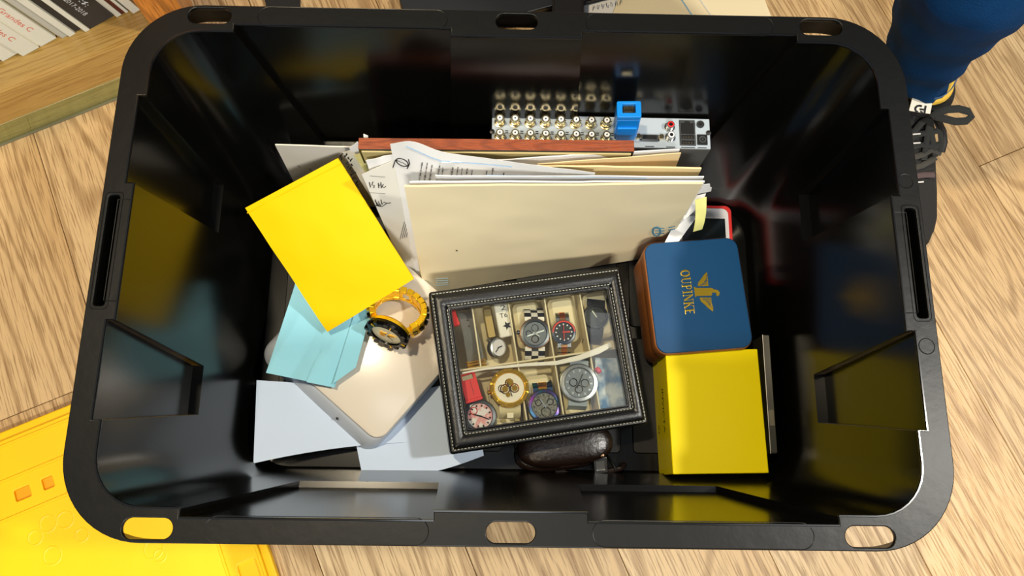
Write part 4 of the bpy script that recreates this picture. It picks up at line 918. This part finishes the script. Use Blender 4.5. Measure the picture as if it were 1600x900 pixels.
# ------------------------------------------------------------------ gold watch standing on the device
Z = Vector((.10, .30, .95)).normalized(); D = Vector((-.34, -.94, 0)); D = (D - Z * D.dot(Z)).normalized(); X_ = D.cross(Z).normalized()
cW = at(622, 488, .080); Mw = Matrix((X_, D, Z)).transposed().to_4x4(); Mw.translation = cW
gw = thing('gold_watch', 'chunky gold bracelet watch with black bezel standing on the white device', 'watch', Mw)
GY = mat('yellow_gold', (255, 205, 40), .28, .85); BKM = mat('black_metal', (24, 22, 20), .22, .7)
aR, bR = .0335, .0285
NL = 22
for i in range(NL):
    a = 2 * PI * (i + .5) / NL - PI / 2    # angle from dial direction = local +Y
    th = a + PI / 2
    x, y = aR * math.sin(th), bR * math.cos(th)
    if y > bR * .72: continue
    tx, ty = aR * math.cos(th), -bR * math.sin(th); ang = math.atan2(ty, tx); ln = 2 * PI * .031 / NL * .96
    Ml_ = T(x, y, 0) @ RZ(ang)
    side = x > 0.004 and y > -bR * .8
    MB().cbox((0, 0, 0), (ln, .0065, .009), Ml_).build('link_centre', GY, gw, smooth=None)
    for s in (-1, 1): MB().rbox(-ln / 2, ln / 2, -.0040, .0040, s * .0082 - .0034, s * .0082 + .0034, .0008, Ml_).build('link', GY, gw)
    MB().cbox((0, .0030 if ty * 0 == 0 else 0, 0), (ln * .7, .0086, .0036), Ml_).build('link_cap', BKM if x * 1 < 0 or True and i % 2 else GY, gw, smooth=None)
MB().rbox(-.012, .012, -bR - .0005, -bR + .0035, -.0085, .0085, .001).build('clasp', STEEL, gw)
Mh = T(0, bR + .002, 0) @ RX(-PI / 2) @ Matrix.Scale(1.13, 4)     # dial faces +Y local
MB().lathe([(.020, -.008), (.0235, -.005), (.024, .001), (.022, .003)], 36, Mh).build('case', GY, gw)
bz = MB(); bz.ringprof([(.0165, .003), (.018, .0068), (.0225, .0062), (.0255, .003), (.0245, -.001), (.02, 0)], 40, Mh)
for i in range(12): bz.cbox((.0235, 0, .0045), (.005, .0045, .0045), Mh @ RZ(i * PI / 6))
bz.build('bezel', BKM, gw)
for i in (1, 3, 5, 8, 10): MB().cbox((.0215, 0, .0068), (.0045, .0012, .001), Mh @ RZ(i * PI / 6 + .26)).build('bezel_inlay', GY, gw, smooth=None)
MB().lathe([(.0172, .003), (.0172, .0046), (0, .0046)], 32, Mh).build('dial', mat('pale_gold_dial', (226, 216, 180), .3, .2), gw)
for i in range(4): MB().box(-.012 + i * .003, .008, -.004 + i * .0025, -.0032 + i * .0025, .0047, .0053, Mh).build('dial_bar', GOLD, gw, smooth=None)
for ang, l_ in ((40, .011), (160, .008)): MB().box(-.0007, .0007, -.002, l_, .0053, .006, Mh @ RZ(math.radians(ang))).build('hand', STEEL, gw, smooth=None)
MB().lathe([(.003, 0), (.004, .001), (.004, .005), (0, .006)], 12, T(-.023, bR, 0) @ RY(-PI / 2)).build('crown', BKM, gw)
for s in (-1, 1): MB().rbox(-.013, .013, -.004, .004, -.003, .003, .0015, T(s * .022, bR - .008, 0) @ RZ(-s * .75)).build('lug', GY, gw)

# ------------------------------------------------------------------ blue and yellow boxes
Fb2, wB, hB = frame(at(1003, 379, .11), at(1146, 373, .11), at(1183, 545, .11), at(1030, 549, .11)); Bi = Fb2.inverted()
bb = thing('blue_watch_box', 'navy blue watch box with gold eagle emblem and brown leather sides', 'box', Fb2)
NAVY = mat('navy_leatherette', (4, 66, 110), .45, bump=(1200, .12), spec=.3); TAN = mat('brown_leather', (150, 88, 40), .4, bump=(500, .2))
poly2d('top_panel', [rrect(wB, hB, .014, 8)], -.003, 0, NAVY, bb, bevel=.0012)
poly2d('lid_side', [rrect(wB + .003, hB + .003, .016, 8)], -.030, -.0032, TAN, bb, bevel=.002)
poly2d('base_side', [rrect(wB + .001, hB + .001, .015, 8)], -.085, -.032, TAN, bb, bevel=.002)
poly2d('gap_strip', [rrect(wB - .003, hB - .003, .014, 8)], -.033, -.029, BLK, bb)
FOIL = mat('gold_foil', (224, 186, 60), .25, .9)
nB = Fb2.to_3x3() @ Vector((0, 0, 1)); oB = Fb2.translation
def onb(x, y): return onplane(x, y, oB, nB, .0004)
# serif capitals built from strokes: x right, y up on a 1-high cell
SER = {'O': None, 'U': ([(.18, .2, .18, 1, .16), (.72, .25, .72, 1, .07)], [(0, 1, .36), (.58, 1, .28)]), 'P': ([(.18, 0, .18, 1, .16)], [(0, 0, .36), (0, 1, .3)]), 'I': ([(.2, 0, .2, 1, .16)], [(.02, 0, .36), (.02, 1, .36)]),
    'N': ([(.14, 0, .14, 1, .07), (.14, 1, .78, 0, .17), (.78, 0, .78, 1, .07)], [(0, 0, .28), (0, 1, .24), (.64, 1, .28)]), 'K': ([(.16, 0, .16, 1, .16), (.22, .42, .68, 1, .07), (.34, .56, .74, 0, .16)], [(0, 0, .34), (0, 1, .34), (.54, 1, .28), (.56, 0, .3)]),
    'E': ([(.16, 0, .16, 1, .16), (.16, .97, .66, .97, .07), (.16, .52, .52, .52, .07), (.16, .03, .68, .03, .07)], [(0, 0, .3), (0, 1, .3)])}
ADV = {'O': 1.0, 'U': .98, 'P': .82, 'I': .5, 'N': 1.02, 'K': .98, 'E': .8}
A0, A1, A2 = Bi @ onb(1063, 423), Bi @ onb(1071.5, 493), Bi @ onb(1077, 421.5)
ex = (A1 - A0) / sum(ADV.values()); ey = (A2 - A0); cur = 0.0
def stroke(mb, pts, wd):
    mb.tube([tuple(A0 + ex * (cur + x) + ey * y + Vector((0, 0, .0005))) for x, y in pts], wd * ey.length * .5, 4, flat=.25)
for ch in 'OUPINKE':
    mb = MB()
    if ch == 'O': mb.tube([tuple(A0 + ex * (cur + .42 + .36 * math.cos(a)) + ey * (.5 + .46 * math.sin(a)) + Vector((0, 0, .0005))) for a in [i * PI / 10 for i in range(20)]], [ey.length * (.04 + .06 * abs(math.cos(i * PI / 10))) for i in range(20)], 4, True, flat=.25)
    else:
        for x0, y0, x1, y1, wd in SER[ch][0]: stroke(mb, [(x0, y0), (x1, y1)], wd)
        for x0, y0, l_ in SER[ch][1]: stroke(mb, [(x0, y0), (x0 + l_, y0)], .06)
        if ch == 'U': stroke(mb, [(.18, .25), (.26, .07), (.45, 0), (.63, .08), (.72, .25)], .09)
        if ch == 'P': stroke(mb, [(.18, .98), (.5, .96), (.64, .75), (.5, .5), (.18, .46)], .10)
    mb.build('lettering', FOIL, bb); cur += ADV[ch]
def shape(name, pts, m, parent, inv):
    P_ = [inv @ onb(x, y) for x, y in pts]; poly2d(name, [[(p.x, p.y) for p in P_]], .0002, .0008, m, parent)
shape('emblem_body', [(1084, 448), (1088, 450), (1112, 450), (1116, 452.5), (1121, 453), (1124.5, 457), (1124, 461), (1121, 463), (1119, 461.5), (1119, 457.5), (1113, 457), (1112, 462), (1088, 462.5), (1087, 465), (1086, 463)], FOIL, bb, Bi)
shape('emblem_wing', [(1090, 447), (1091, 441), (1096, 435), (1100, 429), (1104.5, 425), (1106, 434), (1106, 440), (1107, 447)], FOIL, bb, Bi)
shape('emblem_wing', [(1093, 465), (1095, 471), (1100, 475), (1106, 481), (1114, 487), (1114, 480), (1112, 474), (1111, 465)], FOIL, bb, Bi)
for k in range(4):
    a, b2 = Bi @ onb(1093 + k * 3.2, 446 - k * 1.5), Bi @ onb(1105, 443 - k * 4.5); MB().tube([(a.x, a.y, .0009), (b2.x, b2.y, .0009)], .0003, 4).build('feather_line', NAVY, bb)
    a, b2 = Bi @ onb(1097 + k * 3.2, 467 + k * 2), Bi @ onb(1111, 468 + k * 4); MB().tube([(a.x, a.y, .0009), (b2.x, b2.y, .0009)], .0003, 4).build('feather_line', NAVY, bb)
# yellow
Fy, wY, hY = frame(at(1040, 546, .1), at(1183, 546, .1), at(1202, 738, .1), at(1051, 742, .1)); Yi = Fy.inverted()
yb = thing('yellow_watch_box', 'glossy yellow rectangular watch box in the front right corner of the tote', 'box', Fy)
YB = mat('glossy_yellow_card', (255, 232, 0), .35, spec=.2); 
MB().rbox(-wY / 2, wY / 2, -hY / 2, hY / 2, -.055, 0, .0012, br=.0008).build('lid', YB, yb)
MB().rbox(-wY / 2 + .0015, wY / 2 - .0015, -hY / 2 + .0015, hY / 2 - .0015, -.092, -.0555, .0012, br=.0006).build('base', YB, yb)
nS = Fy.to_3x3() @ Vector((-1, 0, 0))
p0 = Fy @ Vector((-wY / 2 - .0003, hY / 2 - .045, -.036)); p1 = Fy @ Vector((-wY / 2 - .0003, hY / 2 - .100, -.036))
text('lettering', 'INVICTA', INK, p0, p1, nS, yb, Yi, height=.0095)
p0 = Fy @ Vector((-wY / 2 + .0012, hY / 2 - .088, -.078)); p1 = Fy @ Vector((-wY / 2 + .0012, hY / 2 - .098, -.078)); text('lettering', 'IN', INK, p0, p1, nS, yb, Yi, height=.007)

# red framed phone under the blue box
Fp, wP, hP = frame(at(1055, 322, .018), at(1146, 318, .018), at(1146, 440, .018), at(1055, 440, .018))
ph = thing('phone', 'white fronted phone in a red case lying behind the blue watch box', 'phone', Fp)
poly2d('red_case', [rrect(wP, hP, .010, 6)], -.009, -.001, mat('case_red', (214, 52, 50), .35), ph, bevel=.0015)
poly2d('white_front', [rrect(wP - .011, hP - .011, .009, 6)], -.001, .0004, mat('phone_white', (226, 226, 230), .2), ph)
MB().rbox(-wP / 2 + .010, wP / 2 - .0105, -hP / 2 + .016, hP / 2 - .0205, .0003, .0008, .0005, br=.0002).build('screen', mat('phone_screen', (14, 22, 24), .06, spec=.8), ph)
# thin dark device between yellow box and wall
tb = thing('slim_device', 'slim dark plastic device standing on edge between the yellow box and tote wall', 'device', T(.323, -.09, .006))
CP = mat('smoky_plastic', (52, 50, 40), .18, spec=.8)
MB().rbox(-.0045, .0045, -.075, .072, .003, .092, .002).build('body', CP, tb); MB().rbox(-.003, .003, -.042, -.022, .0905, .0935, .001).build('side_button', mat('grey_button', (110, 104, 84), .3), tb)
MB().tube([(-.0042, -.075, .0915), (-.0042, .072, .0915)], .0006, 5).build('edge_trim', mat('grey_button', (110, 104, 84), .3), tb)

# ------------------------------------------------------------------ brown leather pouch
qp = at(890, 706, .03); Mp = T(qp.x, qp.y, .0085) @ RZ(math.radians(7))
pc = thing('leather_pouch', 'dark brown leather pouch with a metal clip, under the front edge of the watch case', 'pouch', Mp)
BL = mat('dark_brown_leather', (26, 15, 10), .30, bump=(200, .25), spec=.55)
def pill(mb, cx, cy, cz, a, b, c_, p=2.6, M=None):
    vs = []; fs = []; nu_, nv_ = 32, 14
    for j in range(nv_ + 1):
        ph_ = -PI / 2 + PI * j / nv_
        for i in range(nu_):
            th = 2 * PI * i / nu_; f = lambda v_: abs(v_) ** (2 / p) * (1 if v_ > 0 else -1)
            vs.append((cx + a * f(math.cos(ph_)) * f(math.cos(th)), cy + b * f(math.cos(ph_)) * f(math.sin(th)), cz + c_ * f(math.sin(ph_))))
    for j in range(nv_):
        for i in range(nu_): k = (i + 1) % nu_; fs.append((j * nu_ + i, j * nu_ + k, (j + 1) * nu_ + k, (j + 1) * nu_ + i))
    return mb.add(vs, fs, M)
pill(MB(), -.005, .008, .026, .062, .026, .012).build('flap', BL, pc)
pill(MB(), -.012, .002, .010, .060, .024, .009).build('body', BL, pc)
MB().tube([(-.005 + .061 * math.cos(a), .008 + .025 * math.sin(a), .028) for a in [PI * (1.05 + .9 * i / 20) for i in range(21)]], .0011, 5).build('flap_piping', mat('lighter_brown', (84, 56, 44), .4), pc)
MB().lathe([(.0035, 0), (.0035, .002), (.002, .003), (0, .003)], 14, T(.040, -.009, .030)).build('snap', mat('bronze', (150, 120, 96), .25, 1), pc)
MB().tube([(-.020, -.020, .006), (.0, -.029, .005), (.02, -.032, .005), (.045, -.030, .006), (.066, -.028, .008), (.071, -.022, .012)], .0032, 8, flat=.8).build('belt_loop', BL, pc)
cp = poly2d('clip', [rrect(.017, .020, .001, 3), rrect(.011, .012, .0005, 2)], 0, .002, STEEL, pc, T(.038, -.021, .018) @ RX(math.radians(18)), bevel=.0004)
MB().box(-.0055, .0055, -.007, .007, .0, .001).build('clip_plate', mat('grey_clip', (150, 152, 152), .3, .8), pc, T(.038, -.021, .018) @ RX(math.radians(24)), smooth=None)
MB().tube([(.048, -.010, .018), (.054, -.020, .012), (.058, -.028, .010)], .002, 6).build('clip_arm', BKM, pc)
